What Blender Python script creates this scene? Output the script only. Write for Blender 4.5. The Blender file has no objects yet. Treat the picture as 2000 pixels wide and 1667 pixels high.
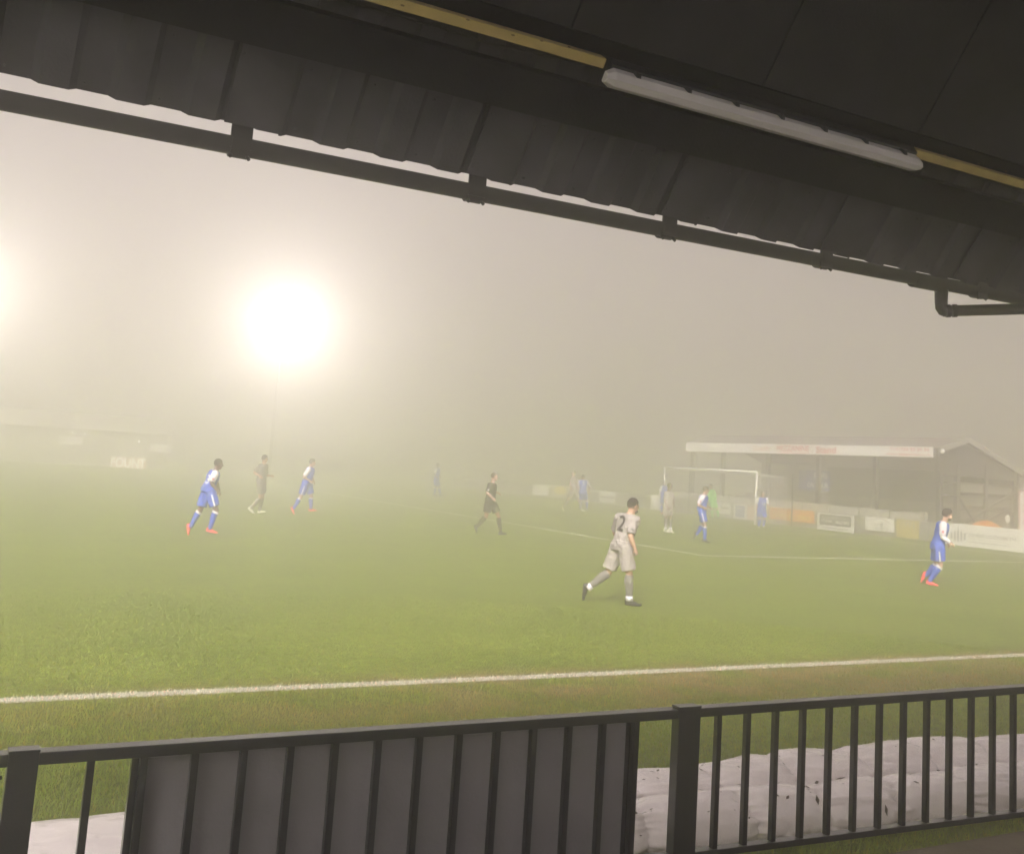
import bpy, bmesh, math, random
import numpy as np
from mathutils import Vector, Matrix, noise
from mathutils.bvhtree import BVHTree
random.seed(7); RNG = np.random.default_rng(11)
R = math.radians
SC = bpy.context.scene; COL = SC.collection

# ------------------------------------------------------------------ camera
FPX, CX, CY, CAMZ = 2055.7, 1026.0, 626.9, 2.065        # photograph is 2000 x 1667
FW = Vector((0.47977668, 0.86680854, 0.13585763)); RT = Vector((0.86866766, -0.49105786, 0.06541161)); UP = Vector((-0.1234133, -0.08663216, 0.98856665))
EYE = Vector((0, 0, CAMZ))
cd = bpy.data.cameras.new('camera'); cam = bpy.data.objects.new('camera', cd); COL.objects.link(cam)
cam.matrix_world = Matrix.Translation(EYE) @ Matrix((RT, UP, -FW)).transposed().to_4x4()
cd.sensor_fit = 'HORIZONTAL'; cd.sensor_width = 36; cd.lens = FPX / 2000 * 36
cd.shift_x = (1000 - CX) / 2000; cd.shift_y = -(833.5 - CY) / 2000
cd.clip_start = 0.05; cd.clip_end = 1500
SC.camera = cam
# ------------------------------------------------------------------ sky, sun, exposure
w = bpy.data.worlds.new('World'); SC.world = w; w.use_nodes = True
bg = w.node_tree.nodes['Background']; bg.inputs[0].default_value = (1.0, 0.868, 0.862, 1); bg.inputs[1].default_value = 0.135
SUN_DIR = Vector((-0.52, -0.62, 0.62)).normalized()       # where the tall flood lights of the near side stand
sd = bpy.data.lights.new('key_light', 'SUN'); sd.energy = 3.0; sd.angle = R(9); sd.color = (1.0, 0.94, 0.88)
so = bpy.data.objects.new('key_light', sd); COL.objects.link(so); so.rotation_euler = SUN_DIR.to_track_quat('Z', 'Y').to_euler(); so.location = (30, -20, 40)
SC.view_settings.view_transform = 'Standard'; SC.view_settings.look = 'None'; SC.view_settings.gamma = 1
SC.view_settings.exposure = 2.0
SC.render.engine = 'CYCLES'; cy = SC.cycles
cy.use_denoising = True; cy.max_bounces = 10; cy.diffuse_bounces = 3; cy.glossy_bounces = 2; cy.transmission_bounces = 2
cy.volume_bounces = 6; cy.transparent_max_bounces = 8; cy.sample_clamp_indirect = 4; cy.caustics_reflective = False; cy.caustics_refractive = False
FOG = 0.034

# ------------------------------------------------------------------ pixel rays (all scene points come from one calibrated camera)
def ray(x, y):
    return (FW + RT * ((x - CX) / FPX) + UP * ((CY - y) / FPX)).normalized()
def hit(x, y, n, p0):
    d = ray(x, y); n = Vector(n); return EYE + d * ((Vector(p0) - EYE).dot(n) / d.dot(n))

# ------------------------------------------------------------------ helpers
def tag(o, label=None, cat=None, group=None, kind=None):
    if label: o['label'] = label
    if cat: o['category'] = cat
    if group: o['group'] = group
    if kind: o['kind'] = kind
    return o
def empty(name, loc=(0, 0, 0), label=None, cat=None, group=None, kind=None):
    o = bpy.data.objects.new(name, None); COL.objects.link(o); o.location = loc; o.empty_display_size = .2
    return tag(o, label, cat, group, kind)
def link(name, me, mt, parent=None, smooth=False):
    o = bpy.data.objects.new(name, me); COL.objects.link(o)
    if mt is not None and not me.materials: me.materials.append(mt)
    if parent is not None: o.parent = parent
    if smooth:
        for p in me.polygons: p.use_smooth = True
    return o
class MB:
    """collects geometry in world coordinates; build() makes ONE mesh object"""
    def __init__(s, org=(0, 0, 0)): s.b = bmesh.new(); s.o = Vector(org)
    def face(s, pts):
        return s.b.faces.new([s.b.verts.new(Vector(p) - s.o) for p in pts])
    def hexa(s, P):      # 8 corners, bottom 4 then top 4
        v = [s.b.verts.new(Vector(p) - s.o) for p in P]
        for f in ((0, 3, 2, 1), (4, 5, 6, 7), (0, 1, 5, 4), (1, 2, 6, 5), (2, 3, 7, 6), (3, 0, 4, 7)): s.b.faces.new([v[i] for i in f])
    def box(s, lo, hi):
        a, b = lo, hi
        s.hexa([(a[0], a[1], a[2]), (b[0], a[1], a[2]), (b[0], b[1], a[2]), (a[0], b[1], a[2]), (a[0], a[1], b[2]), (b[0], a[1], b[2]), (b[0], b[1], b[2]), (a[0], b[1], b[2])]); return s
    def tube(s, pts, rad, seg=12, caps=True):
        pts = [Vector(p) for p in pts]; n = len(pts); rr = rad if isinstance(rad, (list, tuple)) else [rad] * n; rings = []
        ref = Vector((0, 0, 1))
        for i, p in enumerate(pts):
            d = (pts[min(i + 1, n - 1)] - pts[max(i - 1, 0)]).normalized()
            if abs(d.dot(ref)) > .95: ref = Vector((1, 0, 0)) if abs(d.x) < .9 else Vector((0, 1, 0))
            a = d.cross(ref).normalized(); b = d.cross(a).normalized(); ref = -b if i else ref
            ref = a.cross(d)
            rings.append([s.b.verts.new(p + (a * math.cos(2 * math.pi * k / seg) + b * math.sin(2 * math.pi * k / seg)) * rr[i] - s.o) for k in range(seg)])
        for r0, r1 in zip(rings, rings[1:]):
            for k in range(seg): s.b.faces.new((r0[k], r0[(k + 1) % seg], r1[(k + 1) % seg], r1[k]))
        if caps: s.b.faces.new(rings[0][::-1]); s.b.faces.new(rings[-1])
        return s
    def ell(s, c, ax, rad, u=14, v=9):   # ellipsoid, ax = 3 axes
        m = Matrix((Vector(ax[0]).normalized() * rad[0], Vector(ax[1]).normalized() * rad[1], Vector(ax[2]).normalized() * rad[2])).transposed().to_4x4()
        bmesh.ops.create_uvsphere(s.b, u_segments=u, v_segments=v, radius=1, matrix=Matrix.Translation(Vector(c) - s.o) @ m); return s
    def loft(s, secs, seg=20):           # secs: (centre, axisA, axisB, ra, rb)
        rings = []
        for c, A, B, ra, rb in secs:
            c = Vector(c) - s.o
            rings.append([s.b.verts.new(c + Vector(A).normalized() * ra * math.cos(2 * math.pi * k / seg) + Vector(B).normalized() * rb * math.sin(2 * math.pi * k / seg)) for k in range(seg)])
        for r0, r1 in zip(rings, rings[1:]):
            for k in range(seg): s.b.faces.new((r0[k], r0[(k + 1) % seg], r1[(k + 1) % seg], r1[k]))
        s.b.faces.new(rings[0][::-1]); s.b.faces.new(rings[-1]); return s
    def mesh(s, name, bev=0):
        bmesh.ops.recalc_face_normals(s.b, faces=s.b.faces[:])
        if bev: bmesh.ops.bevel(s.b, geom=s.b.edges[:], offset=bev, segments=2, affect='EDGES', profile=.6, clamp_overlap=True)
        me = bpy.data.meshes.new(name); s.b.to_mesh(me); s.b.free(); return me
    def build(s, name, mt, parent=None, bev=0, smooth=False):
        return link(name, s.mesh(name, bev), mt, parent, smooth)
def remeshed(name, mb, mt, parent, voxel, smooth=2, disp=None):
    me = mb.mesh(name + '_src'); o = bpy.data.objects.new(name + '_tmp', me); COL.objects.link(o)
    m = o.modifiers.new('r', 'REMESH'); m.mode = 'VOXEL'; m.voxel_size = voxel; m.use_smooth_shade = True
    if smooth: k = o.modifiers.new('s', 'SMOOTH'); k.factor = .5; k.iterations = smooth
    dg = bpy.context.evaluated_depsgraph_get(); nm = bpy.data.meshes.new_from_object(o.evaluated_get(dg))
    bpy.data.objects.remove(o); bpy.data.meshes.remove(me); nm.name = name; nm.materials.clear()
    if disp:
        nn = [v.normal.copy() for v in nm.vertices]
        for v, n_ in zip(nm.vertices, nn): v.co += n_ * disp(v.co)
    for p in nm.polygons: p.use_smooth = True
    return link(name, nm, mt, parent)
def text_mesh(s, size=1.0, spacing=1.0, align='CENTER', bold=.018):
    c = bpy.data.curves.new('t', 'FONT'); c.body = s; c.size = size; c.align_x = align; c.align_y = 'CENTER'; c.space_character = spacing; c.resolution_u = 3; c.offset = bold
    o = bpy.data.objects.new('t', c); COL.objects.link(o); dg = bpy.context.evaluated_depsgraph_get()
    me = bpy.data.meshes.new_from_object(o.evaluated_get(dg)); bpy.data.objects.remove(o); bpy.data.curves.remove(c); return me
def text_on(name, s, mt, parent, c, right, up, size, org=(0, 0, 0), width=None, bold=0.0):
    """lettering in the plane through c"""
    me = text_mesh(s, 1.0)
    xs = [v.co.x for v in me.vertices]; wd = max(xs) - min(xs); mx = (max(xs) + min(xs)) / 2
    ys = [v.co.y for v in me.vertices]; ht = max(ys) - min(ys); my = (max(ys) + min(ys)) / 2
    sy = size / ht; sx = (width / wd) if width else sy
    right = Vector(right).normalized(); up = Vector(up).normalized()
    for v in me.vertices:
        v.co = Vector(c) - Vector(org) + right * (v.co.x - mx) * sx + up * (v.co.y - my) * sy
    me.materials.clear(); return link(name, me, mt, parent)

# ------------------------------------------------------------------ materials
def mat(name, col, rough=.6, var=.15, scale=6.0, bump=0.0, bscale=40.0, metal=0.0, spec=.5, col2=None, emit=None, coat=0.0, detail=4, sub=0.0):
    m = bpy.data.materials.new(name); m.use_nodes = True; nt = m.node_tree; N = nt.nodes; L = nt.links
    b = N['Principled BSDF']; b.inputs['Roughness'].default_value = rough; b.inputs['Metallic'].default_value = metal
    b.inputs['Specular IOR Level'].default_value = spec; b.inputs['Coat Weight'].default_value = coat
    tc = N.new('ShaderNodeTexCoord'); nz = N.new('ShaderNodeTexNoise'); nz.inputs['Scale'].default_value = scale; nz.inputs['Detail'].default_value = detail
    L.new(tc.outputs['Object'], nz.inputs['Vector'])
    rp = N.new('ShaderNodeValToRGB'); rp.color_ramp.elements[0].position = .3; rp.color_ramp.elements[1].position = .7
    c2 = col2 or tuple(min(1, c * (1 + var)) for c in col); c1 = tuple(c * (1 - var) for c in col) if not col2 else col
    rp.color_ramp.elements[0].color = (*c1, 1); rp.color_ramp.elements[1].color = (*c2, 1)
    L.new(nz.outputs['Fac'], rp.inputs['Fac']); L.new(rp.outputs['Color'], b.inputs['Base Color'])
    if bump:
        n2 = N.new('ShaderNodeTexNoise'); n2.inputs['Scale'].default_value = bscale; n2.inputs['Detail'].default_value = 5; L.new(tc.outputs['Object'], n2.inputs['Vector'])
        bp = N.new('ShaderNodeBump'); bp.inputs['Strength'].default_value = bump; bp.inputs['Distance'].default_value = .02
        L.new(n2.outputs['Fac'], bp.inputs['Height']); L.new(bp.outputs['Normal'], b.inputs['Normal'])
    if emit: b.inputs['Emission Color'].default_value = (*emit[0], 1); b.inputs['Emission Strength'].default_value = emit[1]
    return m
M = {}
M['sheet'] = mat('painted_roof_sheet', (.052, .051, .062), .6, .38, 3, .15, 60, spec=.12)
M['lining'] = mat('dark_lining_board', (.036, .035, .041), .7, .25, 3, .15, 60, spec=.1)
M['beam'] = mat('black_painted_beam', (.009, .009, .013), .7, .3, 8, .2, 50, spec=.06)
M['gutter'] = mat('black_plastic_gutter', (.016, .016, .015), .35, .3, 5, .08, 30, spec=.25)
M['timber'] = mat('raw_pine_timber', (.42, .33, .13), .7, .2, 5, .2, 30)
M['knot'] = mat('pine_knot', (.13, .075, .03), .7)
M['cable'] = mat('black_cable', (.012, .012, .014), .5)
M['diffuser'] = mat('opal_light_diffuser', (.66, .64, .68), .35, .06, 4)
M['light_base'] = mat('grey_light_base', (.02, .022, .03), .5)
M['iron'] = mat('black_painted_steel', (.009, .010, .013), .32, .25, 20, .1, 200, spec=.4, coat=.5)
M['infill'] = mat('grey_infill_sheet', (.148, .142, .152), .6, .12, 5, .1, 80)
M['plastic'] = mat('white_plastic_sheet', (.93, .87, .87), .24, .08, 2.2, .25, 14, spec=.5, col2=None)
def crumple(m):
    nt = m.node_tree; N = nt.nodes; L = nt.links; b = N['Principled BSDF']; tc = N.new('ShaderNodeTexCoord'); prev = None
    wn = N.new('ShaderNodeTexNoise'); wn.inputs['Scale'].default_value = 3; L.new(tc.outputs['Object'], wn.inputs['Vector'])
    mx = N.new('ShaderNodeMix'); mx.data_type = 'VECTOR'; mx.inputs[0].default_value = .22; L.new(tc.outputs['Object'], mx.inputs[4]); L.new(wn.outputs['Color'], mx.inputs[5])
    for sc, st, di in ((3.2, .5, .04), (9, .25, .015)):
        v = N.new('ShaderNodeTexVoronoi'); v.inputs['Scale'].default_value = sc; v.feature = 'F1'; L.new(mx.outputs[1], v.inputs['Vector'])
        bp = N.new('ShaderNodeBump'); bp.inputs['Strength'].default_value = st; bp.inputs['Distance'].default_value = di; L.new(v.outputs['Distance'], bp.inputs['Height'])
        if prev: L.new(prev, bp.inputs['Normal'])
        prev = bp.outputs[0]
    L.new(prev, b.inputs['Normal'])
crumple(M['plastic'])
def mud(m):      # mud splashed on the lowest few centimetres of the covers
    nt = m.node_tree; N = nt.nodes; L = nt.links; b = N['Principled BSDF']; src = b.inputs['Base Color'].links[0].from_socket
    g = N.new('ShaderNodeNewGeometry'); sp = N.new('ShaderNodeSeparateXYZ'); L.new(g.outputs['Position'], sp.inputs[0]); nz = N.new('ShaderNodeTexNoise'); nz.inputs['Scale'].default_value = 9; nz.inputs['Detail'].default_value = 6; L.new(g.outputs['Position'], nz.inputs['Vector'])
    a = N.new('ShaderNodeMath'); a.operation = 'MULTIPLY_ADD'; L.new(nz.outputs['Fac'], a.inputs[0]); a.inputs[1].default_value = -.16; L.new(sp.outputs['Z'], a.inputs[2])
    mr = N.new('ShaderNodeMapRange'); L.new(a.outputs[0], mr.inputs[0]); mr.inputs[1].default_value = .0; mr.inputs[2].default_value = -.05; mr.inputs[3].default_value = 0; mr.inputs[4].default_value = .7
    x = N.new('ShaderNodeMix'); x.data_type = 'RGBA'; L.new(mr.outputs[0], x.inputs[0]); L.new(src, x.inputs[6]); x.inputs[7].default_value = (.16, .14, .08, 1); L.new(x.outputs[2], b.inputs['Base Color'])
mud(M['plastic'])
M['leaf'] = mat('dead_leaf', (.06, .035, .02), .8, .5, 30)
M['white'] = mat('white_paint', (.88, .87, .84), .4, .06, 5)
M['steel'] = mat('grey_galvanised_steel', (.25, .25, .25), .5, .2, 5)
M['dark'] = mat('dark_stained_wood', (.05, .042, .038), .8, .3, 2)
M['cladding'] = mat('dark_cladding', (.14, .125, .115), .8, .3, 1.5)
M['concrete'] = mat('pale_concrete', (.42, .40, .36), .85, .15, 1.5, .2, 10)
M['step'] = mat('terrace_concrete', (.24, .23, .20), .9, .2, 1.2)
M['redink'] = mat('red_lettering', (.55, .0, .0), .5)
M['greyink'] = mat('grey_lettering', (.10, .11, .10), .5)
M['yellow'] = mat('yellow_board', (.75, .60, .06), .5, .1)
M['mustard'] = mat('mustard_board', (.50, .40, .10), .5, .1)
M['orange'] = mat('orange_board', (.75, .27, .04), .5, .12)
M['bluep'] = mat('blue_panel', (.12, .18, .42), .5, .1)
M['greyp'] = mat('grey_panel', (.10, .10, .09), .5, .1)
M['pink'] = mat('pink_board', (.70, .48, .40), .5, .1)
M['net'] = mat('white_net_cord', (.7, .7, .7), .7)
M['lamp'] = mat('lit_flood_lamp', (1, 1, 1), .3, emit=((1.0, .93, .84), 40.0))
M['smalllamp'] = mat('lit_wall_lamp', (1, 1, 1), .3, emit=((1.0, .92, .8), 22.0))

# ------------------------------------------------------------------ grass
YT, XG, DBOX = 9.33, 35.0, 13.37                          # touchline, goal line, touchline to penalty box
def grass_mat(name, blades=False):
    m = bpy.data.materials.new(name); m.use_nodes = True; nt = m.node_tree; N = nt.nodes; L = nt.links; b = N['Principled BSDF']
    b.inputs['Roughness'].default_value = .55; b.inputs['Specular IOR Level'].default_value = .35
    geo = N.new('ShaderNodeNewGeometry'); sep = N.new('ShaderNodeSeparateXYZ'); L.new(geo.outputs['Position'], sep.inputs[0])
    flat = N.new('ShaderNodeCombineXYZ'); L.new(sep.outputs['X'], flat.inputs['X']); L.new(sep.outputs['Y'], flat.inputs['Y'])
    def nz(scale, det=4, rough=.6):
        n = N.new('ShaderNodeTexNoise'); n.inputs['Scale'].default_value = scale; n.inputs['Detail'].default_value = det; n.inputs['Roughness'].default_value = rough
        L.new(flat.outputs[0], n.inputs['Vector']); return n.outputs['Fac']
    def ramp(f, p0, c0, p1, c1):
        r = N.new('ShaderNodeValToRGB'); r.color_ramp.elements[0].position = p0; r.color_ramp.elements[0].color = (*c0, 1); r.color_ramp.elements[1].position = p1; r.color_ramp.elements[1].color = (*c1, 1); L.new(f, r.inputs['Fac']); return r.outputs['Color']
    def mix(f, a, c):
        x = N.new('ShaderNodeMix'); x.data_type = 'RGBA'; L.new(f, x.inputs[0]); L.new(a, x.inputs[6])
        if isinstance(c, tuple): x.inputs[7].default_value = (*c, 1)
        else: L.new(c, x.inputs[7])
        return x.outputs[2]
    def math_(op, a, c=None, e=None):
        x = N.new('ShaderNodeMath'); x.operation = op
        for i, q in enumerate((a, c, e)):
            if q is None: continue
            if isinstance(q, (int, float)): x.inputs[i].default_value = q
            else: L.new(q, x.inputs[i])
        return x.outputs[0]
    def rng(v, a, c, d=0., e=1.):
        x = N.new('ShaderNodeMapRange'); x.interpolation_type = 'SMOOTHSTEP'; L.new(v, x.inputs[0]); x.inputs[1].default_value = a; x.inputs[2].default_value = c; x.inputs[3].default_value = d; x.inputs[4].default_value = e; return x.outputs[0]
    base = ramp(nz(.55, 5), .3, GRASS_A, .7, GRASS_B)
    fine = ramp(nz(9, 6, .75), .32, (.55, .55, .55), .68, (1.35, 1.32, 1.2))
    mm = N.new('ShaderNodeMix'); mm.data_type = 'RGBA'; mm.blend_type = 'MULTIPLY'; mm.inputs[0].default_value = 1; L.new(base, mm.inputs[6]); L.new(fine, mm.inputs[7]); col = mm.outputs[2]
    # worn strip where the assistants run, and thin scuffs elsewhere
    band = math_('MULTIPLY', rng(sep.outputs['Y'], 7.3, 8.4), rng(sep.outputs['Y'], 9.9, 9.3))
    band = math_('MULTIPLY', band, rng(sep.outputs['X'], 0.5, 6.5, .35, 1.0))
    wear = math_('MULTIPLY', band, rng(nz(1.3, 6, .7), .36, .60))
    spots = math_('MULTIPLY', rng(nz(3.2, 5, .7), .60, .72), .55)
    col = mix(math_('MAXIMUM', wear, spots), col, (.215, .175, .072))
    # white line paint on the blades
    def line(coord, c0, half, lo=None, hi=None, other=None):
        d = math_('ABSOLUTE', math_('SUBTRACT', coord, c0)); d = math_('ADD', d, math_('MULTIPLY', math_('SUBTRACT', nz(26, 3), .5), .05))
        f = rng(d, half, half - .03)
        if lo is not None: f = math_('MULTIPLY', f, math_('MULTIPLY', math_('GREATER_THAN', other, lo), math_('LESS_THAN', other, hi)))
        return f
    f = math_('MULTIPLY', line(sep.outputs['Y'], YT, .105), rng(nz(2.2, 5, .7), .28, .46, .35, 1))
    if not blades:
        X, Y = sep.outputs['X'], sep.outputs['Y']; yb0, yb1 = YT + DBOX, YT + DBOX + 40.32; ys0 = YT + DBOX + 11.0
        for q in (line(X, XG - 16.5, .14, yb0, yb1, Y), line(Y, yb0, .14, XG - 16.5, XG, X), line(Y, yb1, .08, XG - 16.5, XG, X), line(X, XG, .13, YT, YT + 67, Y),
                  line(X, XG - 5.5, .08, ys0, ys0 + 18.32, Y), line(Y, ys0, .08, XG - 5.5, XG, X), line(Y, ys0 + 18.32, .08, XG - 5.5, XG, X), line(Y, YT + 67, .08)):
            f = math_('MAXIMUM', f, q)
    col = mix(math_('MULTIPLY', f, .88), col, (.54, .52, .45))
    if blades:
        rnd = N.new('ShaderNodeAttribute'); rnd.attribute_name = 'tone'
        mm = N.new('ShaderNodeMix'); mm.data_type = 'RGBA'; mm.blend_type = 'MULTIPLY'; mm.inputs[0].default_value = 1; L.new(col, mm.inputs[6]); L.new(rnd.outputs['Color'], mm.inputs[7]); col = mm.outputs[2]
    else:
        bp = N.new('ShaderNodeBump'); bp.inputs['Strength'].default_value = .6; bp.inputs['Distance'].default_value = .04; L.new(nz(30, 6, .7), bp.inputs['Height']); L.new(bp.outputs[0], b.inputs['Normal'])
    L.new(col, b.inputs['Base Color']); return m
GRASS_A, GRASS_B = (.116, .160, .022), (.168, .214, .036)
M['pitch'] = grass_mat('pitch_turf'); M['blade'] = grass_mat('grass_blades', True)
mb = MB()
mb.face([(-160, -30, 0), (170, -30, 0), (170, 210, 0), (-160, 210, 0)])
tag(mb.build('ground', M['pitch']), kind='structure')
mb = MB(); mb.box((-14, 3.1, .004), (14, 4.42, .03))
tag(mb.build('path', mat('damp_path', (.13, .11, .07), .8, .4, 2, .5, 20)), kind='structure')
def blades():
    n = 260000; out = []
    while len(out) < n:
        k = 200000; d = RNG.random(k)
        dist = 4.3 + (RNG.random(k) ** 1.5) * 12.0; az = np.radians(-2 + RNG.random(k) * 62)
        x = dist * np.sin(az); y = dist * np.cos(az); keep = (y > 4.42) & (RNG.random(k) < np.clip((16.5 - y) / 5.5, 0, 1))
        out += list(zip(x[keep], y[keep]))
    P = np.array(out[:n]); h = .012 + RNG.random(n) * .028; h *= np.where(P[:, 1] > YT - .2, .75, 1.15)
    a = RNG.random(n) * 2 * np.pi; wd = .0022 + RNG.random(n) * .0022 + P[:, 1] * .00012; lean = (RNG.random((n, 2)) - .5) * .04
    V = np.zeros((n, 3, 3)); dx = np.cos(a) * wd; dy = np.sin(a) * wd
    V[:, 0, 0] = P[:, 0] - dx; V[:, 0, 1] = P[:, 1] - dy; V[:, 1, 0] = P[:, 0] + dx; V[:, 1, 1] = P[:, 1] + dy
    V[:, 2, 0] = P[:, 0] + lean[:, 0]; V[:, 2, 1] = P[:, 1] + lean[:, 1]; V[:, 2, 2] = h; V[:, :2, 2] = -.003
    me = bpy.data.meshes.new('grass'); me.vertices.add(n * 3); me.vertices.foreach_set('co', V.reshape(-1)); me.loops.add(n * 3); me.loops.foreach_set('vertex_index', np.arange(n * 3, dtype=np.int32))
    me.polygons.add(n); me.polygons.foreach_set('loop_start', np.arange(0, n * 3, 3, dtype=np.int32)); me.update()
    t = (1.3 + RNG.random(n) * .5) * (1 - .28 * np.clip((P[:, 1] - 9) / 5, 0, 1)) * np.where(P[:, 1] < YT - .2, 1.18, 1.0); c = np.ones((n, 3, 4)); c[..., 0] = t[:, None] * (1 + (RNG.random(n) > .9) * .5)[:, None]; c[..., 1] = t[:, None]; c[..., 2] = t[:, None]  # blades short of the touchline coloured lighter to offset the roof's shade
    at = me.attributes.new('tone', 'FLOAT_COLOR', 'POINT'); at.data.foreach_set('color', c.reshape(-1).astype(np.float32))
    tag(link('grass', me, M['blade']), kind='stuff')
blades()

# ------------------------------------------------------------------ the roofed stand the photograph is taken from
TH = R(53); SN, CS = math.sin(TH), math.cos(TH); EY, EZ = 5.02, 3.60
def rp(x, v, d=0.0):       # point on the roof slope: v up the slope from the eave, d below the sheet towards the seats
    return Vector((x, EY - v * CS - d * SN, EZ + v * SN - d * CS))
X0, X1 = -5.0, 12.0
stand = empty('spectator_stand', (0, 0, 0), 'black roofed stand overhead at the top of the picture, with ribbed sheeting and dark beam', 'stand')
def ribbed(x0, x1, v0, v1, d0, pitch=1.3 / 4):
    mb = MB(); dep = .034; prof = [(0, 0), (.10, 0), (.20, 1), (.62, 1), (.72, 0), (1.0, 0)]
    xs = []; k = math.floor(x0 / pitch)
    while k * pitch < x1:
        for a, h in prof[:-1]:
            x = (k + a) * pitch
            if x0 <= x <= x1: xs.append((x, -h * dep))
        k += 1
    xs = [(x0, xs[0][1])] + xs + [(x1, xs[-1][1])]; xs = [q for i, q in enumerate(xs) if i == 0 or q[0] - xs[i - 1][0] > 1e-5]
    A = [mb.b.verts.new(rp(x, v0, d0 + d)) for x, d in xs]; B = [mb.b.verts.new(rp(x, v1, d0 + d)) for x, d in xs]
    A2 = [mb.b.verts.new(rp(x, v0, d0 + d - .003)) for x, d in xs]; B2 = [mb.b.verts.new(rp(x, v1, d0 + d - .003)) for x, d in xs]
    for i in range(len(xs) - 1):
        mb.b.faces.new((A[i], A[i + 1], B[i + 1], B[i])); mb.b.faces.new((A2[i], B2[i], B2[i + 1], A2[i + 1])); mb.b.faces.new((A[i], A2[i], A2[i + 1], A[i + 1]))
    for k in range(int((x1 - x0) / pitch) + 1):       # fixing screws and washers come through the sheet
        for v in (.05, .36, .62):
            c = rp(x0 + .07 + k * pitch, v, d0 + .006); mb.ell(c, ((1, 0, 0), (0, -CS, SN), (0, SN, CS)), (.007, .007, .009), 8, 4)
    return mb
# sheets, each 1.3 m wide, lapping over the next (the seams seen from below)
xa = 2.62 - 1.3 * 9
i = 0
while xa < X1:
    j = (i % 2) * .0035
    ribbed(xa, xa + 1.315, -.0035 * (xa - .5) + random.uniform(-.004, .004), .80, .0 + j).build('roof_sheet', M['sheet'], stand)
    mb = MB(); a = rp(xa, .02, .010 + j); 
    mb.hexa([rp(xa - .27, .01, .012), rp(xa, .01, .012), rp(xa, .46, .012), rp(xa - .27, .46, .012), rp(xa - .27, .01, .004), rp(xa, .01, .004), rp(xa, .46, .004), rp(xa - .27, .46, .004)])
    mb.build('lap_strip', M['sheet'], stand)
    xa += 1.3; i += 1
xa = 3.925 - 1.3 * 9
while xa < X1:            # flat lining boards further up the slope
    mb = MB(); mb.hexa([rp(xa + .006, .90, .02), rp(xa + 1.294, .90, .02), rp(xa + 1.294, 3.2, .02), rp(xa + .006, 3.2, .02), rp(xa + .006, .90, .0), rp(xa + 1.294, .90, .0), rp(xa + 1.294, 3.2, .0), rp(xa + .006, 3.2, .0)])
    mb.build('lining_board', M['lining'], stand, bev=.003); xa += 1.3
def slopebar(name, mt, v0, v1, d0, d1, x0=X0, x1=X1, parent=stand, bev=.004):
    mb = MB(); mb.hexa([rp(x0, v0, d1), rp(x1, v0, d1), rp(x1, v1, d1), rp(x0, v1, d1), rp(x0, v0, d0), rp(x1, v0, d0), rp(x1, v1, d0), rp(x0, v1, d0)])
    return mb.build(name, mt, parent, bev=bev)
slopebar('purlin', M['beam'], .43, .655, .012, .10)
slopebar('purlin', M['beam'], .825, .905, .006, .05)
slopebar('sheet_backing', M['sheet'], .655, .825, -.05, -.02)
slopebar('ridge_cap', M['beam'], .88, 3.3, -.06, -.04)
mb = MB(); z3 = EZ + 3.2 * SN; y3 = EY - 3.2 * CS
mb.hexa([(X0, -8, z3 + .3), (X1, -8, z3 + .3), (X1, y3, z3 - .03), (X0, y3, z3 - .03), (X0, -8, z3 + .4), (X1, -8, z3 + .4), (X1, y3, z3 + .08), (X0, y3, z3 + .08)]); mb.build('flat_roof', M['cladding'], stand)  # unseen; carried far back to keep the sun off the balustrade
mb = MB(); mb.box((X0, -8, 0), (X1, -7.9, 2.0)); mb.build('rear_wall', M['concrete'], stand)  # unseen; kept low so sky light gets in under the roof
mb = MB(); mb.box((X0, -7.88, .0), (X1, 2.5, .72)); mb.build('deck', M['concrete'], stand)
for xe in (X0 + .1, (X0 + X1) / 2, X1 - .1):      # posts at the back carry the roof
    mb = MB(); mb.box((xe - .1, -7.8, .722), (xe + .1, -7.6, z3 + .28)); mb.build('roof_post', M['beam'], stand)
# stray holes / stains on the sheets, each a dark flake of lifted paint
for (px, py, sx, sy) in ((1306, 298, .045, .016), (1286, 297, .010, .014), (1430, 327, .018, .018), (1918, 453, .02, .016), (1972, 450, .014, .008)):
    c = hit(px, py, (0, SN, CS), rp(0, 0, .012)); x = c.x; v = -(c.y - EY) * CS + (c.z - EZ) * SN
    mb = MB(); pts = []
    for k in range(9):
        a = 2 * math.pi * k / 9; r_ = random.uniform(.6, 1.1); pts.append((x + sx * r_ * math.cos(a), v + sy * r_ * math.sin(a)))
    top = [mb.b.verts.new(rp(q[0], q[1], .016)) for q in pts]; bot = [mb.b.verts.new(rp(q[0], q[1], .012)) for q in pts]
    mb.b.faces.new(top); mb.b.faces.new(bot[::-1])
    for k in range(9): mb.b.faces.new((top[k], top[(k + 1) % 9], bot[(k + 1) % 9], bot[k]))
    mb.build('paint_flake', M['cable'], stand)
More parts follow.
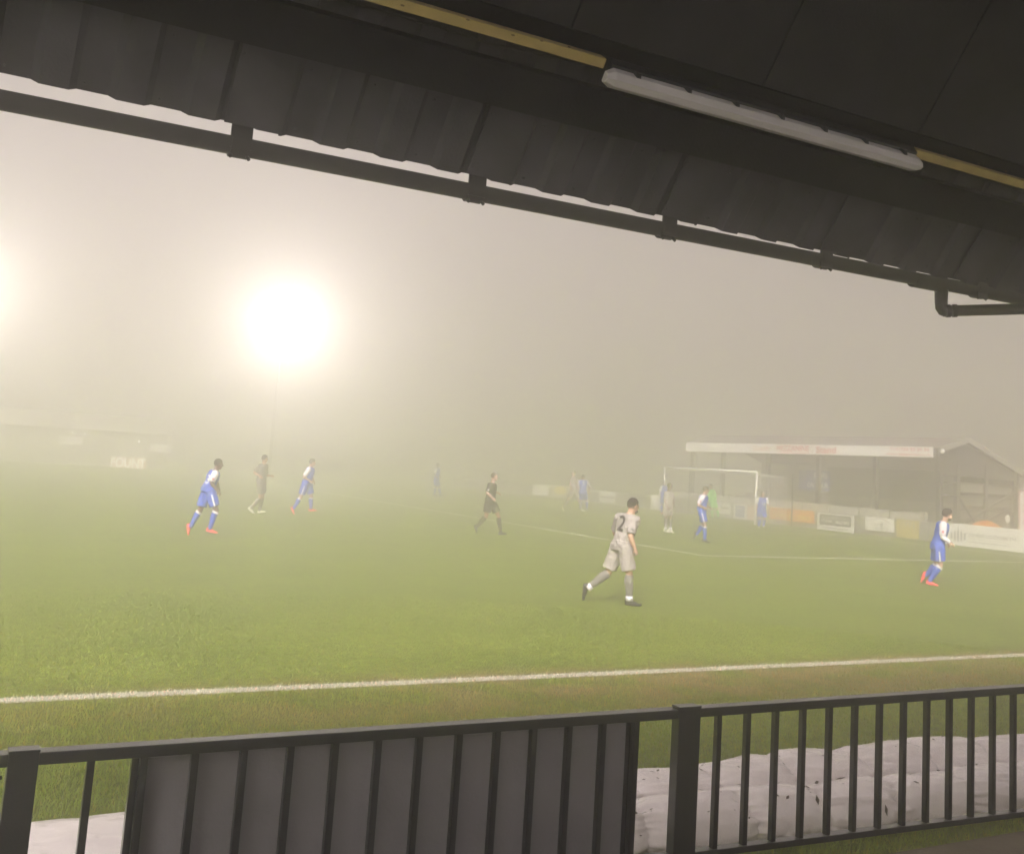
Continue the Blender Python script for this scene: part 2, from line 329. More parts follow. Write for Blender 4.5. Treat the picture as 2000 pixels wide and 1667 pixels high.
# raw timber batten in two lengths
def batten(x0, x1, label, w0=.762, w1=.815):
    t = empty('timber_batten', rp((x0 + x1) / 2, .77, .05), label, 'timber', 'unpainted timber lengths on the roof')
    mb = MB(t.location); mb.hexa([rp(x0, w0, .075), rp(x1, w0, .075), rp(x1, w1, .075), rp(x0, w1, .075), rp(x0, w0, .005), rp(x1, w0, .005), rp(x1, w1, .005), rp(x0, w1, .005)])
    mb.build('plank', M['timber'], t, bev=.003)
    return t
tb = batten(-1.5, 2.86, 'raw yellow pine batten under the dark roof, left of the strip light'); tb2 = batten(5.23, 9.0, 'raw yellow pine batten under the dark roof, right of the strip light')
for px, py, tt in ((786, 11, tb), (914, 39, tb), (1002, 69, tb), (1058, 80, tb), (1112, 92, tb), (1846, 303, tb2), (1912, 320, tb2), (1965, 335, tb2)):
    c = hit(px, py, (0, SN, CS), rp(0, 0, .076)); mb = MB(tt.location)
    mb.ell(c, ((1, 0, 0), (0, -CS, SN), (0, SN, CS)), (.011, .005, .0015), 10, 6); mb.build('knot', M['knot'], tt)
# sagging cable beneath the batten
def cable(pts, label):
    n = []; P = [Vector(p) for p in pts]
    for a, b in zip(P, P[1:]):
        for k in range(6): n.append(a.lerp(b, k / 6))
    n.append(P[-1]); mb = MB(); mb.tube(n, .0065, 8); tag(mb.build('cable', M['cable'], smooth=True), label, 'cable', 'cables clipped along the timber')
cable([rp(-1.5, .73, .03), rp(0.6, .72, .03), rp(1.5, .72, .02), rp(1.78, .725, .02), rp(2.2, .715, .025), rp(2.84, .755, .05)], 'thin black cable running along the batten into the left end of the strip light')
cable([rp(5.26, .80, .05), rp(5.5, .765, .03), rp(5.9, .745, .02), rp(6.4, .735, .02), rp(9, .72, .02)], 'thin black cable leaving the right end of the strip light')
# fluorescent strip light, switched off
sl = empty('strip_light', rp(4.06, .73, .06), 'long unlit fluorescent strip light with opal diffuser under the roof', 'light fitting')
def prism(x0, x1, prof, tip=0.0):
    mb = MB(sl.location); rings = []
    cv = sum(p[0] for p in prof) / len(prof); cdp = sum(p[1] for p in prof) / len(prof)
    for x, s in ((x0, .55 if tip else 1), (x0 + tip, 1), (x1 - tip, 1), (x1, .55 if tip else 1)):
        rings.append([mb.b.verts.new(rp(x, cv + (v - cv) * s, cdp + (d - cdp) * s) - sl.location) for v, d in prof])
    n = len(prof)
    for a, b in zip(rings, rings[1:]):
        for k in range(n): mb.b.faces.new((a[k], a[(k + 1) % n], b[(k + 1) % n], b[k]))
    mb.b.faces.new(rings[0][::-1]); mb.b.faces.new(rings[-1]); return mb
prism(2.86, 5.27, [(.690, .085), (.680, .105), (.705, .155), (.745, .170), (.778, .135), (.785, .085)], .05).build('diffuser', M['diffuser'], sl, bev=.003)
prism(2.90, 5.23, [(.70, .03), (.69, .085), (.80, .085), (.82, .03)], 0).build('housing', M['light_base'], sl)
for k in range(7):
    x = 3.05 + k * .34; mb = MB(sl.location)
    mb.hexa([rp(x - .014, .778, .14), rp(x + .014, .778, .14), rp(x + .014, .80, .12), rp(x - .014, .80, .12), rp(x - .014, .786, .08), rp(x + .014, .786, .08), rp(x + .014, .80, .08), rp(x - .014, .80, .08)]); mb.build('clip', M['light_base'], sl)
# gutter along the eave
gt = empty('gutter', (0, 5.1, 3.5), 'black half round gutter along the roof edge with union brackets', 'gutter')
def gutter_part(x0, x1, r_, name, dz=0.0, th=.003):
    mb = MB(gt.location); n = 18; rows = []
    for x in (x0, x1):
        row = []
        for rr in (r_, r_ - th):
            for k in range(n + 1):
                a = math.pi + math.pi * k / n; row.append(mb.b.verts.new(Vector((x, 5.095 + rr * math.cos(a), 3.548 + .008 * (x - .5) + dz + rr * 1.35 * math.sin(a))) - gt.location))
        rows.append(row)
    A, B = rows; m_ = n + 1
    for k in range(n): mb.b.faces.new((A[k], A[k + 1], B[k + 1], B[k])); mb.b.faces.new((A[m_ + k], B[m_ + k], B[m_ + k + 1], A[m_ + k + 1]))
    for k in (0, n): mb.b.faces.new((A[k], A[m_ + k], B[m_ + k], B[k]))
    for Q in (A, B):
        for k in range(n): mb.b.faces.new((Q[k], Q[m_ + k], Q[m_ + k + 1], Q[k + 1]))
    return mb.build(name, M['gutter'], gt, smooth=False)
gutter_part(X0, X1, .058, 'trough')
for x in (-1.45, -.15, 1.15, 2.44, 3.75, 5.05, 6.62, 8.0, 9.3):
    gutter_part(x - .045, x + .045, .064, 'bracket', -.004)
    mb = MB(gt.location); mb.box((x - .052, 5.045, 3.50), (x + .052, 5.058, 3.70)); mb.build('fascia_clip', M['gutter'], gt)
    for s_ in (-1, 1):
        mb = MB(gt.location); mb.tube([(x + s_ * .04, 5.07, 3.466 + .008 * (x - .5)), (x + s_ * .045, 5.05, 3.448 + .008 * (x - .5))], .009, 8); mb.build('bolt', M['gutter'], gt)
gutter_part(5.93, 6.22, .066, 'outlet_union', -.006)
pipe = empty('downpipe', (6.08, 5.1, 3.35), 'black rainwater pipe dropping from the gutter and bending sideways at the right edge', 'pipe')
mb = MB(pipe.location); pe = hit(2000, 622, (0, 1, 0), (0, 3.6, 0))
bend = hit(1838, 606, (0, 1, 0), (0, 5.095, 0)); b2 = hit(1856, 610, (0, 1, 0), (0, 5.06, 0)); top = Vector((bend.x, 5.095, 3.52))
mb.tube([top, bend + Vector((0, 0, .055)), bend + Vector((.004, 0, .022)), bend + Vector((.016, -.004, .004)), bend + Vector((.04, -.01, -.002))], [.048, .044, .043, .043, .043], 18); mb.build('outlet_bend', M['gutter'], pipe, smooth=True)
e0 = bend + Vector((.012, -.006, -.004)); tgt = hit(2000, 603, (0, 1, 0), (0, 4.75, 0)); dr = (tgt - e0).normalized()
mb = MB(pipe.location); mb.tube([e0, e0 + dr * 1.8], .040, 18); mb.build('pipe_run', M['gutter'], pipe, smooth=True)
for s_, l_, r_ in ((.02, .03, .047), (.065, .03, .047)):
    mb = MB(pipe.location); mb.tube([e0 + dr * s_, e0 + dr * (s_ + l_)], r_, 18); mb.build('collar', M['gutter'], pipe)

# ------------------------------------------------------------------ steel balustrade in front of the seats
FY = 2.95
fence = empty('balustrade', (1.3, FY, 0), 'black steel balustrade with upright bars and grey infill across the bottom of the picture', 'railing')
F0 = Vector(fence.location)
def zbot(x): return .815 - .020 * (x - 2.49)
mb = MB(F0); mb.box((-1.85, FY - .005, 1.254), (6.6, FY + .045, 1.284)); mb.build('top_rail', M['iron'], fence, bev=.003)
mb = MB(F0); a, b = -1.85, 6.6
mb.hexa([(a, FY - .002, zbot(a) - .022), (b, FY - .002, zbot(b) - .022), (b, FY + .04, zbot(b) - .022), (a, FY + .04, zbot(a) - .022), (a, FY - .002, zbot(a)), (b, FY - .002, zbot(b)), (b, FY + .04, zbot(b)), (a, FY + .04, zbot(a))]); mb.build('bottom_rail', M['iron'], fence, bev=.003)
posts = (-1.76, .303, 2.366, 4.62, 6.5)
for x, hwp in zip(posts, (.04, .035, .046, .04, .04)):
    mb = MB(F0); mb.box((x - hwp, FY - .012, 0), (x + hwp, FY + .030, 1.290)); p_ = mb.build('post', M['iron'], fence, bev=.003)
    mb = MB(F0); mb.box((x - hwp - .001, FY - .014, 1.288), (x + hwp + .001, FY + .032, 1.294)); mb.build('cap', M['iron'], p_, bev=.002)
bars = [-1.6 + .1305 * k for k in range(14)] + [.463 + .1305 * k for k in range(14)] + [2.512 + .1325 * k for k in range(15)] + [4.76 + .1325 * k for k in range(13)]
for x in bars:
    mb = MB(F0); mb.box((x - .0098, FY + .006, zbot(x) - .002), (x + .0098, FY + .028, 1.256)); mb.build('bar', M['iron'], fence, bev=.002)
mb = MB(F0); mb.box((.575, FY + .058, .70), (2.185, FY + .064, 1.236)); mb.build('infill_sheet', M['infill'], fence)
for x in (.588, 2.172):
    mb = MB(F0); mb.box((x - .02, FY + .036, .70), (x + .02, FY + .057, 1.243)); mb.build('infill_frame', M['iron'], fence)
mb = MB(F0); mb.tube([(.262, FY + .02, 1.225), (.235, FY + .02, 1.22)], .005, 8); mb.build('clip', M['iron'], fence)

# ------------------------------------------------------------------ rolled white covers beside the pitch
def roll(name, path, ry, rz, seed, label, nx=680, nr=72, flat=.0):
    mb = MB(); rings = []; o = mb.o
    for i in range(nx + 1):
        t = i / nx * (len(path) - 1); k = min(int(t), len(path) - 2); f = t - k; f = f * f * (3 - 2 * f)
        cx_ = path[k][0] + (path[k + 1][0] - path[k][0]) * (t - k); cy_ = path[k][1] + (path[k + 1][1] - path[k][1]) * f; h = path[k][2] + (path[k + 1][2] - path[k][2]) * f
        ring = []
        for j in range(nr):
            a = 2 * math.pi * j / nr; ca, sa = math.cos(a), math.sin(a)
            yy = ry * (abs(ca) ** 1.0) * (1 if ca > 0 else -1); zz = h * (abs(sa) ** .9) * (1 if sa > 0 else -1)
            q = Vector((cx_ * 1.6, a * .9, seed))
            big = noise.noise(Vector((cx_ * 1.5, ca * .8, sa * .8 + seed))) * .065
            n1 = 1 - abs(noise.noise(Vector((cx_ * 2.3 + ca * 1.2, ca * 1.6, sa * 1.6 + seed * 2)))) * 2
            n2 = 1 - abs(noise.noise(Vector((cx_ * 8 + sa * 3, ca * 3.4, sa * 3.4 + seed * 3)))) * 2
            n3 = noise.noise(Vector((cx_ * 21, ca * 9, sa * 9 + seed)))
            n4 = 1 - abs(noise.noise(Vector((cx_ * 5 - sa * 6, ca * 2.2 + cx_ * 2, sa * 2 + seed * 5)))) * 2
            pin = max(0., 1 - abs(noise.noise(Vector((cx_ * 1.15 + ca * .25, seed, 0)))) * 7) * (.5 + .5 * sa)
            ph = (cx_ + .16 * ca * noise.noise(Vector((cx_ * .8, seed, 2))) + .10 * noise.noise(Vector((cx_ * 1.1, seed * 2, 5)))) / .62 + seed
            pl = abs(math.sin(math.pi * ph)); pil = min(1., pl * 1.9) ** .6; near = max(0., 1 - pl * 1.6)
            cr = noise.noise(Vector((cx_ * 2.0, ca * 5.5, sa * 5.5 + seed))) * near * .05
            fold = max(0., 1 - abs(noise.noise(Vector((cx_ * 1.5 + ca * 1.8, ca * .9, sa * .9 + seed * 4)))) * 9) ** 2
            d = big * .75 + (pil - 1) * .050 + cr - .014 * fold + .010 * n1 + .003 * n2 + .002 * n3 + .012
            s_ = 1 + d / max(ry, h) * (1.0 if h > .09 else .35)
            ring.append(mb.b.verts.new(Vector((cx_ + .02 * n1 * ca, cy_ + yy * s_, max(.004, h * .92 + zz * s_))) - o))
        rings.append(ring)
    for a, b in zip(rings, rings[1:]):
        for k in range(nr): mb.b.faces.new((a[k], a[(k + 1) % nr], b[(k + 1) % nr], b[k]))
    mb.b.faces.new(rings[0][::-1]); mb.b.faces.new(rings[-1])
    ob = mb.build(name, M['plastic'], smooth=True)
    return tag(ob, label, 'pitch cover', 'rolled white pitch covers')
r1 = roll('rolled_pitch_cover', [(2.3, 5.08, .132), (3.7, 5.04, .132), (4.6, 4.96, .134), (5.6, 4.88, .134), (6.6, 4.80, .136), (9.5, 4.62, .136)], .19, .17, 3.1, 'white plastic pitch cover roll nearer the balustrade, scattered with dead leaves')
r2 = roll('rolled_pitch_cover', [(2.3, 5.47, .134), (3.9, 5.46, .134), (5.0, 5.46, .136), (5.8, 5.45, .142), (6.5, 5.42, .152), (7.4, 5.30, .15), (9.5, 5.12, .15)], .20, .17, 8.7, 'white plastic pitch cover roll lying behind the leafy one, nearer the pitch')
r3 = roll('rolled_pitch_cover', [(-1.2, 5.62, .05), (.2, 5.64, .05), (.9, 5.68, .052), (1.5, 5.70, .05), (1.8, 5.70, .045)], .60, .10, 5.5, 'flat folded end of white pitch cover at the bottom left corner', nx=240)
bv = [BVHTree.FromObject(o, bpy.context.evaluated_depsgraph_get()) for o in (r1, r2)]
mb = MB()
def leaf(x, y, s, k):
    o = (r1, r2)[k]; h_, n_, _, _ = bv[k].ray_cast(Vector((x, y, 2)) - o.location, Vector((0, 0, -1)))
    if h_ is None: return
    c = h_ + o.location + n_ * .004; a = random.uniform(0, 6.28); u_ = (Vector((math.cos(a), math.sin(a), 0)) - n_ * n_.dot(Vector((math.cos(a), math.sin(a), 0)))).normalized(); w_ = n_.cross(u_)
    P = [c - u_ * s, c - u_ * s * .2 + w_ * s * .4 + n_ * s * .15, c + u_ * s * .9 + n_ * s * .2, c + u_ * .1 * s - w_ * s * .45 + n_ * s * .05]
    mb.face(P); mb.face([p + n_ * .0015 for p in P][::-1])
for k in range(130): leaf(random.uniform(3.4, 8.4), random.gauss(4.94, .09), random.choice([.006, .009, .012, .02, .034]), 0)
for k in range(55): leaf(random.uniform(3.4, 8.4), random.gauss(5.42, .08), random.choice([.006, .009, .012, .018]), 1)
# the wind blown leaves cannot be counted one by one
for v in mb.b.verts: v.co -= Vector((0, 0, 0))
tag(mb.build('leaf_litter', M['leaf']), 'dark dead leaves and crumbs scattered on the white rolls', kind='stuff')
for o in (r1, r2, r3): pass

# ------------------------------------------------------------------ goal
def goal():
    g0 = YT + DBOX + 16.5; g1 = g0 + 7.32
    t = empty('football_goal', (XG, (g0 + g1) / 2, 0), 'white football goal frame and net standing in the fog behind the players', 'goal')
    o = t.location; r_ = .055
    for y in (g0, g1):
        mb = MB(o); mb.tube([(XG, y, 0), (XG, y, 2.44 + r_)], r_, 14); mb.build('post', M['white'], t, smooth=True)
    mb = MB(o); mb.tube([(XG, g0, 2.44 + r_), (XG, g1, 2.44 + r_)], r_, 14); mb.build('crossbar', M['white'], t, smooth=True)
    for y in (g0 - .35, g1 + .35):
        mb = MB(o); mb.tube([(XG + 2.0, y, 0), (XG + 2.0, y, 2.55)], .04, 10); mb.build('net_support', M['iron'], t)
    mb = MB(o); th = .006
    def cord(a, b): 
        a, b = Vector(a), Vector(b); mb.tube([a, b], th, 4, False)
    n = 37
    for k in range(n + 1):
        y = g0 + 7.32 * k / n; cord((XG, y, 2.44), (XG + 1.9, y, 2.36)); cord((XG + 1.9, y, 2.36), (XG + 2.0, y, 0))
    for k in range(10): cord((XG + 1.9 * k / 9, g0, 2.44 - .08 * k / 9), (XG + 1.9 * k / 9, g1, 2.44 - .08 * k / 9))
    for k in range(12): z = 2.36 * k / 12; cord((XG + 2.0, g0, z), (XG + 2.0, g1, z))
    for y in (g0, g1):
        for k in range(10): x = XG + 1.95 * (k + 1) / 10; cord((x, y, 0), (x, y, 2.4))
        for k in range(12): z = 2.4 * (k + .5) / 12; cord((XG, y, z), (XG + 1.95, y, z))
    nt = mb.build('net', M['net'], t)
goal()

# ------------------------------------------------------------------ barrier and boards behind the goal line
BX = 37.4
bar_ = empty('perimeter_barrier', (BX + .1, 45, 0), 'low grey barrier running behind the advertising boards along the end of the pitch', 'barrier')
mb = MB(bar_.location); mb.box((BX + .06, 18, .02), (BX + .10, 78, .74)); mb.build('panelling', M['step'], bar_)
mb = MB(bar_.location); mb.tube([(BX + .08, 18, .80), (BX + .08, 78, .80)], .025, 8); mb.build('rail', M['steel'], bar_)
for k in range(21):
    mb = MB(bar_.location); y = 18.5 + k * 2.9; mb.box((BX + .11, y - .04, 0), (BX + .19, y + .04, .86)); mb.build('post', M['steel'], bar_)
RY = Vector((0, -1, 0)); UZ = Vector((0, 0, 1))
def board(y0, y1, z0, z1, mt, label, x=BX, cat='advertising board', frame=None, face=None, th=.03):
    t = empty('advertising_board', (x, (y0 + y1) / 2, 0), label, cat, 'advertising boards around the pitch')
    mb = MB(t.location); mb.box((x, y1, z0), (x + th, y0, z1)); mb.build('panel', M[mt] if isinstance(mt, str) else mt, t, bev=.004)
    for yy in (y1 + .15, y0 - .15):
        mb = MB(t.location); mb.box((x + th + .001, yy - .03, 0), (x + th + .03, yy + .03, z1 - .05)); mb.build('bracket', M['steel'], t)
    return t
def plate(t, name, y0, y1, z0, z1, mt, d=.004, rnd=0.0):
    o = t.location; x = o.x
    mb = MB(o); pts = []
    if rnd:
        for cy_, cz_, a0 in ((y1 + rnd, z0 + rnd, math.pi), (y0 - rnd, z0 + rnd, 1.5 * math.pi), (y0 - rnd, z1 - rnd, 0), (y1 + rnd, z1 - rnd, .5 * math.pi)):
            for k in range(5): a = a0 + math.pi / 2 * k / 4; pts.append((cy_ + rnd * math.cos(a), cz_ + rnd * math.sin(a)))
    else: pts = [(y1, z0), (y0, z0), (y0, z1), (y1, z1)]
    A = [mb.b.verts.new(Vector((x - d, p[0], p[1])) - o) for p in pts]; B = [mb.b.verts.new(Vector((x - .0005, p[0], p[1])) - o) for p in pts]
    mb.b.faces.new(A); mb.b.faces.new(B[::-1]); n = len(pts)
    for k in range(n): mb.b.faces.new((A[k], A[(k + 1) % n], B[(k + 1) % n], B[k]))
    return mb.build(name, M[mt], t)
def btext(t, s, y, z, h, mt, width=None, d=.006, name='lettering'):
    return text_on(name, s, M[mt], t, (t.location.x - d, y, z), RY, UZ, h, t.location, width)
b = board(64.9, 62.7, .15, .86, 'white', 'plain pale board farthest left along the end barrier, nearly lost in fog')
b = board(62.2, 59.9, .10, .90, 'concrete', 'board with a yellow oval, between the faint pale board and the fogged players'); 
mb = MB(b.location); mb.ell((BX - .002, 61.2, .6), ((0, 1, 0), (0, 0, 1), (1, 0, 0)), (.8, .27, .004), 24, 6); mb.build('yellow_oval', M['yellow'], b)
b = board(56.4, 54.65, .13, .83, 'white', 'white board with a grey band across, left of the running number 2'); plate(b, 'grey_band', 56.3, 54.75, .42, .50, 'greyp')
b = board(50.95, 49.3, .04, .87, 'white', 'plain white board standing left of the goal behind the two overlapping players')
b = board(44.88, 43.84, .22, .82, 'white', 'small white board with green lines seen inside the goal beside the keeper'); plate(b, 'green_line', 44.6, 44.0, .50, .58, 'greyp')
b = board(43.58, 42.56, .06, .83, 'white', 'white framed board with a square blue panel inside the goal'); plate(b, 'blue_panel', 43.42, 42.72, .14, .74, 'bluep'); btext(b, 'ROYAL', 43.07, .60, .09, 'white', .5)
b = board(42.5, 41.85, .08, .82, 'pink', 'narrow pinkish board right beside the near goal post')
b = board(40.86, 37.76, .24, .82, 'orange', 'long orange board right of the goal'); btext(b, 'CARPETS & FLOORING', 39.3, .45, .22, 'yellow', 2.6)
b = board(37.55, 35.27, .0, .79, 'white', 'white board with a dark rounded panel and two lines of writing'); plate(b, 'rounded_panel', 37.4, 35.42, .24, .73, 'greyp', rnd=.09)
btext(b, 'BUILDING SERVICES', 36.5, .59, .10, 'concrete', 1.5); btext(b, 'STONE', 36.95, .43, .12, 'white', .7); btext(b, 'MASTERS', 35.95, .41, .15, 'white', .85); btext(b, 'www.stonemasters.co.uk', 36.4, .13, .06, 'greyp', 1.6)
b = board(34.58, 32.94, .22, .82, 'white', 'white board with a thin car shaped swoosh over small writing')
mb = MB(b.location); pts = [(BX - .008, 34.25 - 1.1 * k / 14, .70 + .07 * math.sin(k / 14 * 2.6) - .25 * max(0, k / 14 - .55) ** 1.6 * 2.2) for k in range(15)]
mb.tube(pts, .009, 6); mb.build('swoosh', M['greyink'], b)
btext(b, 'TAXIS', 33.9, .50, .13, 'greyink', .7); btext(b, '24 HOUR SERVICE', 33.7, .36, .05, 'greyink', 1.2); btext(b, '01753 441144', 33.7, .29, .05, 'greyink', .9)
b = board(32.8, 31.6, .06, .83, 'mustard', 'mustard yellow board with big pale numerals'); btext(b, '1771', 32.2, .60, .30, 'concrete', .75)
b = board(31.45, 30.3, .06, .80, 'step', 'drab grey board with faint pale letters behind the player in white sleeves'); btext(b, 'TIM', 31.0, .55, .24, 'concrete', .5)
b = board(30.2, 24.5, .0, .88, 'white', 'long white board with a grey domed emblem at the right edge')
for k in range(5):
    y = 29.93 - .16 * k; h = .46 - .05 * abs(k - 2); mb = MB(b.location); mb.box((BX - .006, y - .045, .16 + .04 * abs(k - 2)), (BX - .001, y + .045, .16 + h)); mb.build('emblem_bar', M['steel'], b)
mb = MB(b.location); mb.box((BX - .006, 29.59, .63), (BX - .001, 29.63, .76)); mb.build('emblem_spire', M['steel'], b)
btext(b, 'CHRIS LOCKSMITH', 28.0, .47, .13, 'steel', 2.1); btext(b, 'www.chrislocksmith.co.uk', 28.2, .20, .055, 'greyink', 1.75)
# far touchline board, its letters given an added glow to show through fog
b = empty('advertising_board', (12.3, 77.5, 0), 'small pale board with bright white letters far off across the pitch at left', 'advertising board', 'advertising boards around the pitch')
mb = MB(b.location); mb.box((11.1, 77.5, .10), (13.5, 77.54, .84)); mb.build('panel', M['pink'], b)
text_on('lettering', 'FOUNT', mat('added_glow_lettering', (.9, .9, .85), .5, emit=((1.0, .93, .84), .55)), b, (12.3, 77.49, .47), (1, 0, 0), UZ, .66, b.location, 2.3)

# ------------------------------------------------------------------ covered end terrace with its sign
es = empty('covered_terrace', (42, 42, 0), 'covered terrace behind the goal with pitched roof, open gable end and long white sign', 'stand')
E0 = es.location
YA, YB = 33.0, 51.1
def eb(name, lo, hi, mt, parent=es, bev=0): mb = MB(E0); mb.box(lo, hi); return mb.build(name, M[mt], parent, bev=bev)
rf = MB(E0)
for (xa_, za), (xb_, zb_) in (((40.0, 4.13), (41.93, 4.70)), ((41.93, 4.70), (46.4, 3.15))):
    rf.hexa([(xa_, YA - .3, za - .06), (xb_, YA - .3, zb_ - .06), (xb_, YB, zb_ - .06), (xa_, YB, za - .06), (xa_, YA - .3, za), (xb_, YA - .3, zb_), (xb_, YB, zb_), (xa_, YB, za)])
rf.build('roof', M['cladding'], es)
for (xa_, za), (xb_, zb_) in (((40.0, 4.13), (41.93, 4.70)), ((41.93, 4.70), (46.4, 3.15))):
    mb = MB(E0); mb.hexa([(xa_, YA - .36, za - .22), (xb_, YA - .36, zb_ - .22), (xb_, YA - .31, zb_ - .22), (xa_, YA - .31, za - .22), (xa_, YA - .36, za + .03), (xb_, YA - .36, zb_ + .03), (xb_, YA - .31, zb_ + .03), (xa_, YA - .31, za + .03)])
    mb.build('barge_board', M['step'], es)
mb = MB(E0); pr = [(40.3, 3.0), (40.3, 4.0), (41.93, 4.5), (45.8, 3.2), (45.8, 3.0)]
A = [mb.b.verts.new(Vector((x, YA - .02, z)) - E0) for x, z in pr]; Bv = [mb.b.verts.new(Vector((x, YA + .04, z)) - E0) for x, z in pr]
mb.b.faces.new(A); mb.b.faces.new(Bv[::-1])
for k in range(5): mb.b.faces.new((A[k], A[(k + 1) % 5], Bv[(k + 1) % 5], Bv[k]))
mb.build('gable_boarding', M['dark'], es)
for y in (33.05, 36.8, 40.6, 44.4, 48.2, 51.0): eb('front_post', (40.35, y - .1, 0), (40.55, y + .1, 4.05), 'dark')
for y in (33.05,): 
    for x in (41.62, 43.6, 45.7): eb('end_post', (x - .11, y - .1, 0), (x + .11, y + .1, 3.6), 'dark')
eb('rear_wall', (46.0, YA, 0), (46.1, YB, 3.2), 'dark')
for k in range(7): eb('terrace_step', (41.2 + k * .7, YA + .15, 0), (41.9 + k * .7 - .004, YB, .25 + .22 * k), 'step')
for y in np.arange(33.2, 51, 1.92): eb('front_wall_panel', (39.6, y + .05, 0), (39.7, y + 1.85, 1.12), 'concrete', bev=.01)
for y in np.arange(33.15, 52, 1.92): eb('wall_pier', (39.58, y - .045, 0), (39.74, y + .045, 1.2), 'step')
# side rails, raking braces of the open end
for z in (1.35, 1.95, 2.55, 2.9): eb('side_rail', (40.6, YA - .03, z), (45.7, YA + .03, z + .09), 'dark')
for (a, b_) in (((42.2, .8), (45.5, 2.35)), ((42.6, .55), (45.6, 1.7)), ((41.7, 1.9), (43.0, .6))):
    mb = MB(E0); mb.tube([(a[0], YA - .05, a[1]), (b_[0], YA - .05, b_[1])], .055, 8); mb.build('brace', M['dark'], es)
for z in (1.0, 1.6, 2.2): eb('side_sheet', (41.9, YA + .06, z), (45.6, YA + .09, z + .42), 'step')
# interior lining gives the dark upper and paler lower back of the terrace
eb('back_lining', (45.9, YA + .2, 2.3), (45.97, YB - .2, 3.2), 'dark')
sg = empty('fascia_sign', (39.95, 42, 3.85), 'long white sign with red writing along the front of the covered terrace roof', 'sign')
mb = MB(sg.location); mb.hexa([(39.93, 51.08, 3.57), (39.99, 51.08, 3.57), (39.99, 33.03, 3.66), (39.93, 33.03, 3.66), (39.93, 51.08, 4.10), (39.99, 51.08, 4.10), (39.99, 33.03, 4.14), (39.93, 33.03, 4.14)]); mb.build('panel', M['white'], sg, bev=.004)
M['fadedink'] = mat('faded_red_lettering', (.62, .28, .20), .6)
def sgt(s, y, z, h, mt, width): text_on('lettering', s, M[mt], sg, (39.925, y, z), RY, UZ, h, sg.location, width)
def sy(px): return hit(px, 875, (1, 0, 0), (39.93, 0, 0)).y
sgt('South', (sy(1471) + sy(1503)) / 2, 3.88, .30, 'fadedink', sy(1471) - sy(1503)); sgt('MEZZANINE', (sy(1517) + sy(1580)) / 2, 3.92, .30, 'redink', sy(1517) - sy(1580)); sgt('Stand', (sy(1594) + sy(1633)) / 2, 3.88, .34, 'redink', sy(1594) - sy(1633))
mb = MB(sg.location); mb.box((39.922, sy(1580), 3.67), (39.929, sy(1520), 3.70)); mb.build('underline', M['redink'], sg)
sgt('T: 01753 52 50 50', (sy(1738) + sy(1815)) / 2, 4.01, .15, 'redink', sy(1738) - sy(1815)); sgt('www.mezzanine.co.uk', (sy(1730) + sy(1818)) / 2, 3.78, .11, 'redink', sy(1730) - sy(1818))
# supporters flag hung inside
fl = empty('flag', (41.0, 41.2, 2.4), 'blue flag with two lines of white writing hung inside the covered terrace', 'flag')
mb = MB(fl.location); n = 16
for s_, dx in ((1, 0), (-1, .006)):
    V = [[mb.b.verts.new(Vector((41.0 + dx + .03 * math.sin(i * 1.1), 42.6 - 2.3 * i / n, 1.78 + 1.06 * j / 4)) - fl.location) for j in range(5)] for i in range(n + 1)]
    for i in range(n):
        for j in range(4): mb.b.faces.new((V[i][j], V[i + 1][j], V[i + 1][j + 1], V[i][j + 1]))
mb.build('cloth', mat('blue_flag', (.04, .06, .25), .8), fl)
text_on('lettering', 'BLUES', M['white'], fl, (40.94, 40.95, 2.58), RY, UZ, .26, fl.location, .95); text_on('lettering', 'ON TOUR', M['white'], fl, (40.94, 41.15, 2.06), RY, UZ, .26, fl.location, 1.5)
for x, z in ((40.2, 3.98),):
    t = empty('wall_lamp', (40.1, 32.6, 3.95), 'small round pale lamp beside the right end of the long sign', 'lamp')
    mb = MB(t.location); mb.ell((40.1, 32.62, 3.95), ((1, 0, 0), (0, 1, 0), (0, 0, 1)), (.11, .11, .11)); mb.build('globe', M['white'], t, smooth=True)
    mb = MB(t.location); mb.tube([(40.1, 32.64, 3.95), (40.1, 32.75, 3.95)], .04, 10); mb.build('neck', M['steel'], t)
# things beyond the barrier, right edge
t = empty('sand_heap_cover', (40.2, 29.8, 0), 'orange yellow sheet over a low heap behind the long white board', 'cover')
mb = MB(t.location); Pc = hit(1908, 1025, (1, 0, 0), (39.2, 0, 0)); n = 16
rows = [[mb.b.verts.new(Vector((39.0 + 1.6 * i / n, Pc.y + 1.1 - 2.2 * j / n, 1.06 * max(0.02, math.sin(math.pi * min(1, max(0, i / n)))) ** .5 * (max(0, math.sin(math.pi * j / n)) ** .6) + .03 * noise.noise(Vector((i, j, 0))))) - t.location) for j in range(n + 1)] for i in range(n + 1)]
for i in range(n):
    for j in range(n): mb.b.faces.new((rows[i][j], rows[i + 1][j], rows[i + 1][j + 1], rows[i][j + 1]))
mb.build('sheet', M['orange'], t, smooth=True)
t = empty('round_sign', (39.4, 0, 0), 'small round white sign on a post near the right edge of the picture', 'sign'); c = hit(1968, 1013, (1, 0, 0), (39.4, 0, 0))
t.location = (39.4, c.y, 0); mb = MB(t.location); mb.ell(c, ((0, 1, 0), (0, 0, 1), (1, 0, 0)), (.12, .17, .012), 20, 6); mb.build('disc', M['white'], t)
mb = MB(t.location); mb.tube([(39.43, c.y, 0), (39.43, c.y, c.z)], .025, 8); mb.build('post', M['steel'], t)
t = empty('site_hut', (39.5, 24.6, 0), 'pale pinkish hut cut off by the right edge beyond the white board', 'hut'); c = hit(1989, 1000, (1, 0, 0), (39.0, 0, 0)); c2 = hit(1989, 958, (1, 0, 0), (39.0, 0, 0))
